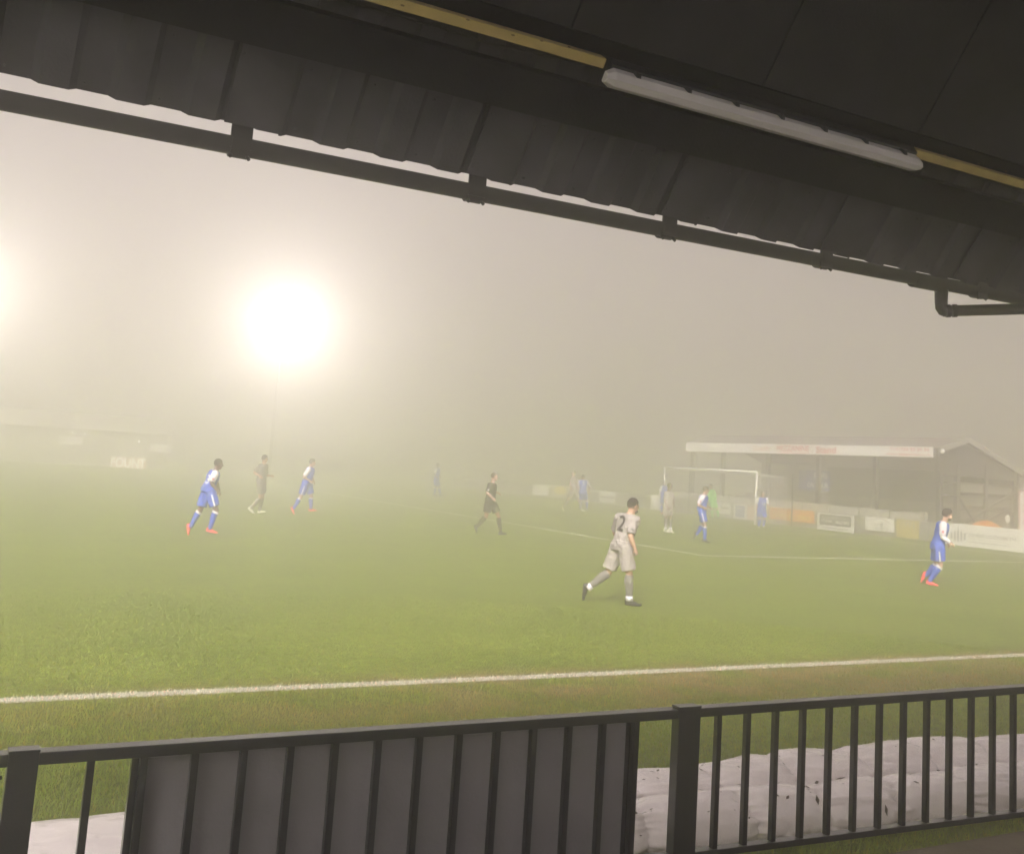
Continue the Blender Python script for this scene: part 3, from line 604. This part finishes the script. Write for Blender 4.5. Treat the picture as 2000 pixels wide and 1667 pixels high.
mb = MB(t.location); mb.box((39.0, c.y - 3, 0), (41.2, c.y, c2.z)); mb.build('wall', M['pink'], t, bev=.01)
mb = MB(t.location); mb.box((38.95, c.y - 3.05, c2.z + .002), (41.25, c.y + .05, c2.z + .07)); mb.build('roof', M['concrete'], t)
mb = MB(t.location); mb.box((38.985, c.y - .22, .05), (38.998, c.y - .1, c2.z - .05)); mb.build('corner_trim', M['white'], t)

# ------------------------------------------------------------------ far clubhouse lost in the fog
ch = empty('clubhouse', (6, 86, 0), 'low building across the pitch at far left, almost hidden by fog, with tiny lights', 'building'); c0 = ch.location
mb = MB(c0); mb.box((-14, 84, 0), (16, 92, 2.6)); mb.build('wall', M['step'], ch)
mb = MB(c0); mb.hexa([(-14.5, 83.5, 2.602), (16.5, 83.5, 2.602), (16.5, 92.5, 2.602), (-14.5, 92.5, 2.602), (-14.5, 87.9, 3.8), (16.5, 87.9, 3.8), (16.5, 88.1, 3.8), (-14.5, 88.1, 3.8)]); mb.build('roof', M['step'], ch)
for px, py in ((138, 860), (315, 875)):
    c = hit(px, py, (0, 1, 0), (0, 83.97, 0)); mb = MB(c0); mb.box((c.x - .8, 83.94, c.z - .3), (c.x + .8, 83.99, c.z + .3)); mb.build('window', M['white'], ch)
for px, py in ((142, 844), (166, 846), (271, 861)):
    c = hit(px, py, (0, 1, 0), (0, 83.9, 0)); mb = MB(c0); mb.ell(c, ((1, 0, 0), (0, 1, 0), (0, 0, 1)), (.045, .045, .035), 10, 6); mb.build('wall_light', M['smalllamp'], ch)

# ------------------------------------------------------------------ flood light masts
def mast(c, label, power):
    t = empty('floodlight_mast', (c.x, c.y, 0), label, 'floodlight', 'floodlight masts on the far side'); o = t.location
    mb = MB(o); mb.tube([(c.x, c.y + .25, 0), (c.x, c.y + .25, c.z + .4)], [.13, .07], 14); mb.build('pole', M['step'], t, smooth=True)
    mb = MB(o); mb.box((c.x - .75, c.y + .08, c.z - .30), (c.x + .75, c.y + .16, c.z - .22)); mb.build('crossarm', M['steel'], t)
    for dx, dz in ((-.5, -.12), (.5, -.28), (.0, .40)):
        p = Vector((c.x + dx, c.y, c.z + dz)); aim = (Vector((c.x - 2, 40, 0)) - p).normalized(); sx = aim.cross(UZ).normalized(); su = sx.cross(aim)
        mb = MB(o); hw, hh, dp = .26, .22, .14
        F_ = [p + sx * a * hw + su * b * hh for a, b in ((-1, -1), (1, -1), (1, 1), (-1, 1))]; Bk = [p - aim * dp + sx * a * hw * .5 + su * b * hh * .5 for a, b in ((-1, -1), (1, -1), (1, 1), (-1, 1))]
        mb.hexa(Bk + F_); lh = mb.build('lamp_head', M['steel'], t)
        mb = MB(o); mb.face([q + aim * .006 for q in F_]); mb.build('lens', M['lamp'], lh)
    ld = bpy.data.lights.new('flood_light', 'POINT'); ld.energy = power; ld.color = (1.0, .92, .86); ld.shadow_soft_size = .35
    lo = bpy.data.objects.new('flood_light', ld); COL.objects.link(lo); lo.parent = t; lo.location = Vector((0, -1.3, c.z - .15)); return t
LAMP_W = 1600
mast(hit(555, 632, (0, 1, 0), (0, 80, 0)), 'floodlight glaring through the fog as a huge white disc', LAMP_W)
mast(hit(-78, 560, (0, 1, 0), (0, 80, 0)), 'second floodlight just past the left edge, its glow spilling into the picture', LAMP_W * .6)
# ------------------------------------------------------------------ people
M['skin_light'] = mat('light_skin', (.50, .31, .22), .55, .08, 8); M['skin_brown'] = mat('brown_skin', (.15, .085, .055), .5, .1, 8)
M['hair'] = mat('dark_hair', (.025, .018, .014), .7, .4, 60, .6, 120)
M['kit_blue'] = mat('blue_kit', (.035, .10, .52), .7, .12, 6, .2, 60); M['kit_white'] = mat('white_kit', (.82, .80, .86), .7, .05, 6, .2, 60)
M['kit_grey'] = mat('grey_kit', (.33, .30, .285), .75, .08, 6, .2, 60); M['kit_grey2'] = mat('dark_grey_kit', (.19, .18, .165), .75, .1, 6, .2, 60)
M['kit_black'] = mat('black_kit', (.025, .023, .022), .75, .2, 6, .2, 60); M['kit_green'] = mat('green_kit', (.20, .62, .16), .7, .1, 6)
M['boot_red'] = mat('red_boot', (.85, .10, .09), .4, .1, 20); M['boot_black'] = mat('black_boot', (.03, .028, .028), .4, .2, 20); M['boot_pale'] = mat('pale_boot', (.80, .80, .62), .4, .1, 20)
M['badge'] = mat('red_badge', (.55, .08, .10), .6); M['glove'] = mat('dark_glove', (.05, .045, .04), .8)
def person(o):
    s0x, s0y, sc = o['crop']; J0 = o['J']
    fx, fy = o['foot']; foot = hit(fx, fy, (0, 0, 1), (0, 0, 0)); nf = Vector((foot.x, foot.y, 0)).normalized(); side = Vector((nf.y, -nf.x, 0))   # nf away from camera, side to the right
    J = {}
    for k, q in J0.items():
        x, y = s0x + q[0] / sc, s0y + q[1] / sc; J[k] = hit(x, y, nf, foot + nf * (q[2] if len(q) > 2 else 0))
    S = o.get('scale', 1.0)
    lo = min(min(J['an' + a].z for a in 'nf'), 9); 
    up = Vector((0, 0, 1)); fa = R(o.get('face', 15)); face = (side * math.cos(fa) + nf * math.sin(fa)).normalized()
    spine = (J['neck'] - J['pel']).normalized(); sh_ax = (J['shn'] - J['shf']).normalized(); hp_ax = (J['hin'] - J['hif']).normalized()
    fwd = spine.cross(sh_ax).normalized()
    if fwd.dot(face) < 0: fwd = -fwd
    # ground contact: drop the whole figure so that the lower sole stands on the turf
    def foot_geo(a):
        an, kn, to = J['an' + a], J['kn' + a], J['to' + a]; sh = (an - kn).normalized(); d = (to - (an + sh * .075 * S)); d = d - sh * d.dot(sh) * .0
        d.normalize(); dn = sh - d * sh.dot(d); dn = dn.normalized() if dn.length > .2 else (-up if abs(d.z) < .7 else -face); return an, d, dn
    zs = []
    for a in 'nf':
        an, d, dn = foot_geo(a); zs += [(an - d * .06 + dn * .07).z - .02, (an + d * .17 + dn * .06).z - .02]
    dz = -min(zs)
    for k in J: J[k] = J[k] + Vector((0, 0, dz))
    root = empty('person', (foot.x, foot.y, 0), o['label'], 'person', o.get('group')); O = root.location
    skin = M[o['skin']]
    sn = lambda a: J['sh' + a]
    hw = (J['shn'] - J['shf']).length / 2
    sw = max(.14, min(.19, hw)) * S
    def tr(t): return J['pel'].lerp(J['neck'], t)
    def ax(t): return hp_ax.lerp(sh_ax, t).normalized()
    def torso(mb, e, t0=-.12, t1=1.0, flare=0):
        prof = [(-.2, .12, .09), (-.12, .135, .10), (0., .165, .115), (.2, .150, .105), (.4, .142, .10), (.65, .168, .112), (.85, .172, .105), (.94, .14, .085), (1.0, .075, .06)]
        secs = []
        ts = sorted(set([t0, t1] + [p[0] for p in prof if t0 < p[0] < t1]))
        for t in ts:
            for (ta, wa, da), (tb_, wb, db) in zip(prof, prof[1:]):
                if ta <= t <= tb_ + 1e-6: f = (t - ta) / (tb_ - ta); ww, dd = wa + (wb - wa) * f, da + (db - da) * f; break
            a = ax(max(0, min(1, t))); b = (J['neck'] - J['pel']).cross(a).normalized(); fl = flare if t == t0 else 0
            secs.append((tr(t), a, b, ww * S + e + fl, dd * S + e + fl))
        mb.loft(secs, 24)
    def limb(mb, pts, rads, seg=14): mb.tube(pts, [r_ * S for r_ in rads], seg)
    I3 = (Vector((1, 0, 0)), Vector((0, 1, 0)), Vector((0, 0, 1)))
    def ball(mb, p, r_): mb.ell(p, I3, (r_ * S,) * 3, 12, 8)
    # ---- body, one continuous skin
    mb = MB(O); torso(mb, 0)
    hd = J['head']; hu = ((hd - J['neck']).normalized() * .5 + up * .7).normalized(); hf = (face - hu * face.dot(hu)).normalized(); hs = hu.cross(hf)
    H = S
    mb.ell(hd + hu * .02 * H - hf * .012 * H, (hs, hf, hu), (.076 * H, .097 * H, .098 * H), 18, 12)
    mb.ell(hd - hu * .045 * H + hf * .022 * H, (hs, hf, hu), (.060 * H, .072 * H, .078 * H), 16, 10)
    mb.ell(hd - hu * .095 * H + hf * .062 * H, (hs, hf, hu), (.028 * H, .022 * H, .020 * H), 10, 8)
    mb.tube([hd + hf * .088 * H + hu * .012 * H, hd + hf * .112 * H - hu * .022 * H, hd + hf * .092 * H - hu * .034 * H], [.009 * H, .014 * H, .012 * H], 8)
    mb.ell(hd + hf * .088 * H - hu * .055 * H, (hs, hf, hu), (.024 * H, .008 * H, .008 * H), 8, 6)
    mb.ell(hd + hf * .080 * H + hu * .026 * H, (hs, hf, hu), (.045 * H, .012 * H, .008 * H), 8, 6)
    for s_ in (-1, 1): mb.ell(hd + hs * s_ * .078 * H - hf * .005 * H - hu * .005 * H, (hs, hf, hu), (.010 * H, .018 * H, .032 * H), 8, 6)
    mb.tube([J['neck'] - spine * .06, hd - hu * .06 * H - hf * .015 * H], [.066 * S, .056 * S], 14)
    for a in 'nf':
        sh, el, wr = J['sh' + a], J['el' + a], J['wr' + a]; root_s = tr(.88)
        mb.tube([root_s, sh], [.07 * S, .062 * S], 12); ball(mb, sh, .066)
        limb(mb, [sh, sh.lerp(el, .4), el], [.060, .052, .041]); ball(mb, el, .042)
        limb(mb, [el, el.lerp(wr, .3), wr], [.041, .043, .027]); ball(mb, wr, .027)
        hi, kn, an = J['hi' + a], J['kn' + a], J['an' + a]
        ball(mb, hi, .095); limb(mb, [hi, hi.lerp(kn, .45), kn], [.098, .082, .056]); ball(mb, kn, .057)
        bk = -(face); limb(mb, [kn, kn.lerp(an, .28) + bk * .012, kn.lerp(an, .65), an], [.054, .060, .045, .036]); ball(mb, an, .04)
        # hand: palm, four bent fingers of unequal length, thumb from the side of the palm
        d = (wr - el).normalized(); inw = (J['pel'] - wr); inw = (inw - d * inw.dot(d)).normalized(); k_ = d.cross(inw).normalized()
        mb.ell(wr + d * .045 * S, (k_, inw, d), (.040 * S, .017 * S, .05 * S), 12, 8)
        for q, (off, ln) in enumerate(((-.028, .062), (-.009, .072), (.010, .068), (.028, .054))):
            b0 = wr + d * .082 * S + k_ * off * S; c1 = b0 + (d * .85 + inw * .5).normalized() * ln * .5 * S; c2 = c1 + (d * .15 + inw * 1.0).normalized() * ln * .35 * S; c3 = c2 + (inw * .7 - d * .7).normalized() * ln * .3 * S
            mb.tube([b0 - d * .012, b0, c1, c2, c3], [.0095 * S, .0095 * S, .0088 * S, .0082 * S, .0072 * S], 8)
        b0 = wr + d * .025 * S - k_ * .034 * S; c1 = b0 + (d * .7 - k_ * .5 + inw * .3).normalized() * .036 * S; c2 = c1 + (d * .6 + inw * .7 + k_ * .2).normalized() * .03 * S
        mb.tube([b0, c1, c2], [.0125 * S, .0105 * S, .0085 * S], 8)
    body = remeshed('body', mb, skin, root, .0085, 3)
    # ---- eyes, hair
    for s_ in (-1, 1):
        mb = MB(O); mb.ell(hd + hf * .083 * H + hs * s_ * .031 * H + hu * .008 * H, (hs, hf, hu), (.013 * H, .008 * H, .007 * H), 10, 6); mb.build('eye', M['kit_black'], root, smooth=True)
    mb = MB(O); he = o.get('hair', .012)
    mb.ell(hd + hu * (.024 + he * .6) * H - hf * .016 * H, (hs, hf, hu), ((.074 + he * .6) * H, (.095 + he) * H, (.096 + he) * H), 26, 18)
    n_ = (hu * .62 - hf * .78).normalized(); p_ = hd - O + hf * .035 * H + hu * .03 * H
    bmesh.ops.bisect_plane(mb.b, geom=mb.b.verts[:] + mb.b.edges[:] + mb.b.faces[:], plane_co=p_, plane_no=-n_, clear_outer=True)
    bmesh.ops.bisect_plane(mb.b, geom=mb.b.verts[:] + mb.b.edges[:] + mb.b.faces[:], plane_co=hd - O - hu * .035 * H, plane_no=-hu, clear_outer=True)
    bmesh.ops.holes_fill(mb.b, edges=[e for e in mb.b.edges if e.is_boundary], sides=0)
    remeshed('hair', mb, M[o.get('haircol', 'hair')], root, .008, 1, lambda c: .007 * noise.noise(c * 60))
    if o.get('beard'):
        mb = MB(O); mb.ell(hd - hu * .078 * H + hf * .040 * H, (hs, hf, hu), (.058 * H, .060 * H, .042 * H), 16, 10); mb.build('beard', M['hair'], root, smooth=True)
    wr_ = lambda amp: (lambda c: amp * (noise.noise(c * 9) + .6 * noise.noise(c * 22)))
    # ---- shirt
    mb = MB(O); e = .034; torso(mb, e, -.06, .975, .016)
    col_s = M[o['shirt']]; slv = M[o.get('sleeve', o['shirt'])]
    same = o.get('sleeve', o['shirt']) == o['shirt']
    for a in 'nf':
        sh = J['sh' + a]; mb.tube([tr(.86), sh], [.085 * S, .078 * S], 14)
        if same:
            el = J['el' + a]; ball(mb, sh, .080); mb.tube([sh, sh.lerp(el, .45), sh.lerp(el, .86)], [.078 * S, .072 * S, .072 * S], 14)
            if o.get('long'): mb.tube([sh.lerp(el, .7), el, J['wr' + a]], [.062 * S, .056 * S, .040 * S], 14); ball(mb, el, .056)
    shirt = remeshed('shirt', mb, col_s, root, .011, 2, wr_(.010))
    if not same:
        for a in 'nf':
            sh, el, wr = J['sh' + a], J['el' + a], J['wr' + a]; mb = MB(O); inn = tr(.95).lerp(sh, .5)
            mb.tube([inn, sh + (sh - inn) * .1], [.058 * S, .080 * S], 14); ball(mb, sh, .084); mb.tube([sh, sh.lerp(el, .45), sh.lerp(el, .86)], [.084 * S, .076 * S, .073 * S], 14)
            if o.get('long'): mb.tube([sh.lerp(el, .6), el, wr], [.068 * S, .058 * S, .041 * S], 14); ball(mb, el, .058)
            sl_ = remeshed('sleeve', mb, slv, root, .011, 2, wr_(.006))
            if a == 'n' and o.get('badge'):
                c = sh.lerp(el, .55) - nf * .082 * S; mb = MB(O); mb.ell(c, (side, nf, up), (.028, .012, .028), 12, 6); mb.build('sleeve_badge', M[o['badge']], root)
    elif o.get('badge'):
        sh, el = J['shn'], J['eln']; c = sh.lerp(el, .6) - nf * .070 * S; mb = MB(O); mb.ell(c, (side, nf, up), (.034, .012, .034), 12, 6); mb.build('armband_badge', M[o['badge']], root)
    # ---- shorts
    mb = MB(O); L_ = o.get('shortlen', .76)
    torso(mb, .042, -.16, .14)
    for a in 'nf':
        hi, kn = J['hi' + a], J['kn' + a]; dd = (kn - hi).normalized(); ball(mb, hi, .122)
        mb.tube([hi - dd * .02, hi.lerp(kn, .35), hi.lerp(kn, L_)], [.122 * S, .122 * S, .118 * S], 16)
    remeshed('shorts', mb, M[o['shorts']], root, .011, 2, wr_(.012))
    if o.get('stripe'):
        hi, kn = J['hin'], J['knn']; mb = MB(O); off = -nf * .128 * S
        mb.tube([hi.lerp(kn, .18) + off, hi.lerp(kn, .42) + off * 1.0, hi.lerp(kn, L_) + off * .96], [.018, .020, .018], 8); mb.build('side_stripe', M['kit_white'], root)
    # ---- socks and boots
    for a in 'nf':
        kn, an = J['kn' + a], J['an' + a]; bk = -face; q = kn.lerp(an, .02 if o.get('shortlen', 0) > .8 else .08); top = .20
        mb = MB(O); mb.tube([q, kn.lerp(an, .28) + bk * .012, kn.lerp(an, .65), an], [.070 * S, .076 * S, .060 * S, .050 * S], 14); ball(mb, an, .045)
        sk = remeshed('sock', mb, M[o['sock']], root, .010, 1, wr_(.004))
        if o.get('band'):
            mb = MB(O); mb.tube([kn.lerp(an, .05), kn.lerp(an, .16) + bk * .006], [.077 * S, .080 * S], 16); mb.build('sock_band', M['kit_white'], sk, smooth=True)
        if o.get('tape'):
            mb = MB(O); mb.tube([kn.lerp(an, .84), kn.lerp(an, 1.03)], [.058 * S, .060 * S], 16); mb.build('ankle_tape', M['kit_white'], sk, smooth=True)
        an, d, dn = foot_geo(a); sd_ = d.cross(dn); mb = MB(O)
        mb.ell(an - d * .028 + dn * .030, (d, sd_, dn), (.050 * S, .040 * S, .050 * S), 14, 10); mb.ell(an + d * .05 + dn * .045, (d, sd_, dn), (.090 * S, .042 * S, .038 * S), 14, 10)
        mb.ell(an + d * .135 + dn * .058, (d, sd_, dn), (.070 * S, .046 * S, .027 * S), 14, 10); mb.ell(an + d * .05 + dn * .074, (d, sd_, dn), (.135 * S, .044 * S, .014 * S), 14, 8)
        remeshed('boot', mb, M[o['boot' + a] if 'boot' + a in o else o['boot']], root, .009, 1)
    # ---- shirt number wrapped on the back
    if o.get('number'):
        bvh = BVHTree.FromObject(shirt, bpy.context.evaluated_depsgraph_get())
        txt, mt, nx_, ny_, hgt = o['number']; view = -nf * 1.0
        c = hit(s0x + nx_ / sc, s0y + ny_ / sc, nf, foot - nf * .6) + Vector((0, 0, dz)); me = text_mesh(txt, 1.0); bmt = bmesh.new(); bmt.from_mesh(me)
        bmesh.ops.subdivide_edges(bmt, edges=[e for e in bmt.edges if e.calc_length() > .08], cuts=3); bmesh.ops.triangulate(bmt, faces=bmt.faces[:])
        xs = [v.co.x for v in bmt.verts]; ys = [v.co.y for v in bmt.verts]; k = hgt / (max(ys) - min(ys)); mx = (max(xs) + min(xs)) / 2; my = (max(ys) + min(ys)) / 2
        kx = k * o.get('numsq', .8); bad = []
        tl = (spine - nf * spine.dot(nf)).normalized(); rtv = nf.cross(tl).normalized(); rtv = rtv if rtv.dot(side) > 0 else -rtv
        for v in bmt.verts:
            p = c + rtv * (v.co.x - mx) * kx + tl * (v.co.y - my) * k; h_, n_, _, _ = bvh.ray_cast(p - O, nf)
            if h_ is None: bad.append(v); continue
            v.co = h_ - nf * .005
        if bad: bmesh.ops.delete(bmt, geom=bad, context='VERTS')
        bmt.to_mesh(me); bmt.free(); me.materials.clear(); link('shirt_number', me, M[mt], root)
    return root
BLUE = dict(shirt='kit_blue', sleeve='kit_white', shorts='kit_blue', sock='kit_blue', stripe=True, band=True)
GREY = dict(shirt='kit_grey', shorts='kit_grey', sock='kit_grey2')
BG, GG = 'players in blue kit', 'players in grey kit'
C1 = (340, 870, 6.667); C2 = (820, 880, 9.26); C3 = (1030, 900, 10.0); C4 = (1100, 950, 6.667); C5 = (1260, 900, 9.806); C6 = (1750, 970, 8.773); CG = (1250, 780, 5.0)
person(dict(BLUE, crop=C1, foot=(408, 1047), group=BG, skin='skin_brown', boot='boot_red', face=12, hair=.004, badge='badge', long=False,
    number=('3', 'kit_white', 440, 445, .22), numsq=.6,
    label='person in blue kit with white sleeves and red boots jogging, leftmost of the left trio',
    J=dict(head=(580, 240), neck=(540, 325), shn=(535, 365, -.17), shf=(530, 345, .17), eln=(485, 485, -.22), elf=(555, 475, .24), wrn=(568, 590, -.20), wrf=(580, 555, .16), pel=(440, 575),
           hin=(475, 590, -.10), hif=(425, 590, .10), knn=(548, 845, -.12), knf=(335, 850, .10), ann=(465, 1075, -.10), anf=(215, 1050, .12), ton=(530, 1135, -.10), tof=(195, 1150, .12))))
person(dict(GREY, crop=C1, foot=(508, 1003), group=GG, skin='skin_light', boot='boot_pale', face=25, hair=.010, shirt='kit_grey2', shorts='kit_grey2',
    label='person in dull grey kit with pale boots seen between the two blue players at left',
    J=dict(head=(1182, 185), neck=(1165, 250), shn=(1120, 280, -.12), shf=(1195, 280, .10), eln=(1045, 365, -.16), elf=(1195, 400, .18), wrn=(1110, 405, -.20), wrf=(1255, 405, .12), pel=(1130, 475),
           hin=(1110, 490, -.09), hif=(1150, 490, .09), knn=(1120, 690, -.08), knf=(1150, 680, .09), ann=(1000, 825, -.08), anf=(1110, 855, .09), ton=(1020, 885, -.08), tof=(1165, 880, .09))))
person(dict(BLUE, crop=C1, foot=(612, 1006), group=BG, skin='skin_light', boot='boot_red', face=15, hair=.010, shorts='kit_blue',
    label='person in blue kit with orange red boots striding, third from left beside the grey player',
    J=dict(head=(1797, 275), neck=(1780, 335), shn=(1750, 365, -.16), shf=(1790, 360, .16), eln=(1685, 465, -.20), elf=(1790, 465, .2), wrn=(1765, 512, -.2), wrf=(1815, 522, .14), pel=(1725, 535),
           hin=(1705, 545, -.1), hif=(1745, 545, .1), knn=(1640, 735, -.1), knf=(1780, 725, .1), ann=(1550, 870, -.1), anf=(1775, 875, .1), ton=(1550, 935, -.1), tof=(1865, 905, .1))))
person(dict(BLUE, crop=C2, foot=(856, 969), group=BG, skin='skin_brown', boot='boot_black', face=20, hair=.006, stripe=False,
    label='faint person in blue kit far off in thick fog, left of the referee',
    J=dict(head=(330, 265), neck=(322, 315), shn=(300, 345, -.17), shf=(345, 345, .17), eln=(265, 430, -.2), elf=(350, 430, .2), wrn=(300, 480, -.2), wrf=(370, 470, .15), pel=(300, 540),
           hin=(290, 550, -.1), hif=(312, 550, .1), knn=(290, 670, -.1), knf=(350, 670, .1), ann=(255, 790, -.1), anf=(365, 800, .1), ton=(275, 815, -.1), tof=(395, 815, .1))))
person(dict(crop=C2, foot=(979, 1045), skin='skin_light', shirt='kit_black', shorts='kit_black', sock='kit_black', boot='boot_black', face=8, hair=.006, badge='kit_white', tapeb=1, shortlen=.72,
    label='referee all in black with a white sleeve badge, striding right near the middle',
    J=dict(head=(1350, 470), neck=(1310, 575), shn=(1280, 620, -.17), shf=(1320, 610, .17), eln=(1215, 765, -.20), elf=(1360, 740, .22), wrn=(1320, 855, -.2), wrf=(1405, 760, .2), pel=(1275, 885),
           hin=(1255, 905, -.1), hif=(1300, 905, .1), knn=(1195, 1190, -.1), knf=(1425, 1190, .1), ann=(1030, 1370, -.1), anf=(1460, 1465, .1), ton=(1010, 1440, -.1), tof=(1560, 1510, .1))))
person(dict(GREY, crop=C3, foot=(1137, 1001), group=GG, skin='skin_light', boot='boot_pale', face=170, hair=.008,
    label='very faint person in grey kit in the fog, left of the faint blue back',
    J=dict(head=(900, 285), neck=(895, 360), shn=(870, 395, -.16), shf=(930, 395, .16), eln=(830, 480, -.2), elf=(960, 490, .2), wrn=(850, 570, -.2), wrf=(980, 570, .15), pel=(905, 620),
           hin=(890, 635, -.1), hif=(925, 635, .1), knn=(790, 800, -.1), knf=(1000, 820, .1), ann=(705, 955, -.1), anf=(1060, 985, .1), ton=(700, 1005, -.1), tof=(1100, 1020, .1))))
person(dict(BLUE, crop=C3, foot=(1140, 997), group=BG, skin='skin_light', boot='boot_black', face=80, hair=.008, stripe=False, number=('5', 'kit_white', 1095, 460, .22),
    label='faint person in blue kit bending away, seen from behind beside two faint boards',
    J=dict(head=(1090, 330), neck=(1090, 385), shn=(1020, 415, 0), shf=(1165, 415, .05), eln=(985, 520, .05), elf=(1215, 530, .05), wrn=(1010, 610, .15), wrf=(1195, 610, .15), pel=(1085, 640, -.05),
           hin=(1050, 650, -.03), hif=(1120, 650, -.03), knn=(1040, 800, .05), knf=(1160, 800, .05), ann=(1035, 950, 0), anf=(1165, 950, 0), ton=(1035, 975, .2), tof=(1170, 975, .2))))
person(dict(GREY, crop=C4, foot=(1240, 1182), group=GG, skin='skin_light', boot='boot_black', face=38, hair=.006, beard=True, tape=True, badge='greyink', shortlen=.86,
    number=('2', 'kit_black', 755, 462, .26), numsq=.62,
    label='person in grey kit numbered 2, nearest of all the players, running away to the right',
    J=dict(head=(915, 218), neck=(880, 320), shn=(925, 405, -.07), shf=(735, 372, .07), eln=(878, 620, -.20), elf=(672, 560, .22), wrn=(935, 770, -.16), wrf=(700, 640, .30), pel=(760, 740),
           hin=(815, 770, -.08), hif=(705, 765, .08), knn=(862, 1110, -.10), knf=(590, 1085, .10), ann=(862, 1440, -.08), anf=(325, 1285, .06), ton=(985, 1515, -.08), tof=(262, 1470, .06))))
person(dict(GREY, crop=C5, foot=(1311, 1041), group=GG, skin='skin_brown', boot='boot_pale', face=40, hair=.006, tape=True,
    label='person in grey kit with white ankles standing just left of the goal',
    J=dict(head=(475, 490), neck=(450, 580), shn=(400, 630, -.1), shf=(505, 625, .1), eln=(375, 770, -.1), elf=(535, 740, .15), wrn=(430, 880, -.18), wrf=(550, 840, .1), pel=(440, 865),
           hin=(410, 885, -.08), hif=(475, 885, .08), knn=(400, 1095, -.08), knf=(485, 1090, .08), ann=(392, 1310, -.08), anf=(482, 1310, .08), ton=(430, 1365, -.08), tof=(550, 1385, .08))))
person(dict(BLUE, crop=C5, foot=(1293, 1004), group=BG, skin='skin_brown', boot='boot_red', face=60, hair=.006, stripe=False,
    label='person in blue kit mostly hidden behind the grey player left of the goal',
    J=dict(head=(372, 425), neck=(365, 490), shn=(305, 525, -.1), shf=(400, 525, .1), eln=(275, 610, -.1), elf=(430, 620, .1), wrn=(290, 690, -.15), wrf=(440, 700, .1), pel=(350, 700),
           hin=(325, 715, -.08), hif=(375, 715, .08), knn=(325, 860, -.08), knf=(385, 860, .08), ann=(315, 1000, -.08), anf=(380, 1000, .08), ton=(335, 1020, -.08), tof=(400, 1020, .08))))
person(dict(BLUE, crop=C5, foot=(1378, 1059), group=BG, skin='skin_light', boot='boot_black', face=5, hair=.010, badge='badge',
    label='person in blue kit jogging in front of the keeper in green, inside the goal outline',
    J=dict(head=(1170, 555), neck=(1135, 640), shn=(1105, 685, -.17), shf=(1150, 680, .17), eln=(1015, 835, -.2), elf=(1130, 850, .2), wrn=(1120, 885, -.24), wrf=(1215, 880, .12), pel=(1085, 915),
           hin=(1075, 935, -.1), hif=(1105, 935, .1), knn=(1150, 1235, -.1), knf=(1110, 1225, .1), ann=(1140, 1490, -.1), anf=(990, 1395, .12), ton=(1190, 1550, -.1), tof=(955, 1480, .12))))
person(dict(crop=C5, foot=(1402, 1013), skin='skin_light', shirt='kit_green', shorts='kit_green', sock='kit_green', boot='boot_black', face=200, hair=.008, long=True, scale=1.0,
    label='goalkeeper in bright green crouching forward behind a blue player',
    J=dict(head=(1255, 500), neck=(1265, 560), shn=(1225, 600, -.15), shf=(1310, 590, .15), eln=(1215, 720, -.2), elf=(1355, 690, .2), wrn=(1280, 850, -.2), wrf=(1335, 850, .1), pel=(1300, 790),
           hin=(1280, 805, -.1), hif=(1325, 805, .1), knn=(1270, 945, -.15), knf=(1385, 950, .1), ann=(1290, 1085, -.1), anf=(1395, 1085, .1), ton=(1265, 1105, -.1), tof=(1380, 1110, .1))))
person(dict(BLUE, crop=CG, foot=(1486, 1031), group=BG, skin='skin_light', boot='boot_pale', face=-100, hair=.008, stripe=False, band=False, sock='kit_blue', number=('18', 'kit_white', 1207, 1022, .16),
    label='person in blue kit standing by the near goal post, facing the camera',
    J=dict(head=(1200, 922), neck=(1195, 958), shn=(1158, 975, -.03), shf=(1236, 975, 0), eln=(1138, 1030, 0), elf=(1250, 1028, 0), wrn=(1142, 1085, -.05), wrf=(1246, 1080, -.05), pel=(1188, 1085, 0),
           hin=(1170, 1092, 0), hif=(1206, 1092, 0), knn=(1166, 1165, -.03), knf=(1215, 1165, 0), ann=(1160, 1235, 0), anf=(1208, 1228, .1), ton=(1166, 1256, -.2), tof=(1214, 1244, -.1))))
person(dict(BLUE, crop=C6, foot=(1825, 1143), group=BG, skin='skin_light', boot='boot_red', face=12, hair=.022, beard=True, badge='badge', long=True,
    number=('9', 'kit_white', 640, 520, .26), numsq=.5,
    label='bearded person in blue kit with long white sleeves and red boots at far right',
    J=dict(head=(885, 300), neck=(820, 410), shn=(810, 470, -.17), shf=(770, 455, .17), eln=(800, 680, -.20), elf=(800, 700, .22), wrn=(925, 770, -.20), wrf=(880, 790, .14), pel=(710, 840),
           hin=(740, 865, -.1), hif=(690, 865, .1), knn=(760, 1165, -.1), knf=(690, 1150, .1), ann=(575, 1425, -.1), anf=(520, 1330, .1), ton=(690, 1505, -.1), tof=(465, 1420, .1))))

# ------------------------------------------------------------------ fog
mb = MB(); mb.box((-165, -35, -1), (175, 215, 26)); hz = mb.build('haze', None)
m = bpy.data.materials.new('fog_air'); m.use_nodes = True; nt = m.node_tree
for n_ in list(nt.nodes):
    if n_.type != 'OUTPUT_MATERIAL': nt.nodes.remove(n_)
pv = nt.nodes.new('ShaderNodeVolumePrincipled'); pv.inputs['Color'].default_value = (.995, .979, .978, 1); pv.inputs['Density'].default_value = FOG; pv.inputs['Anisotropy'].default_value = .885
nt.links.new(pv.outputs[0], nt.nodes['Material Output'].inputs['Volume']); hz.data.materials.append(m); tag(hz, kind='stuff')
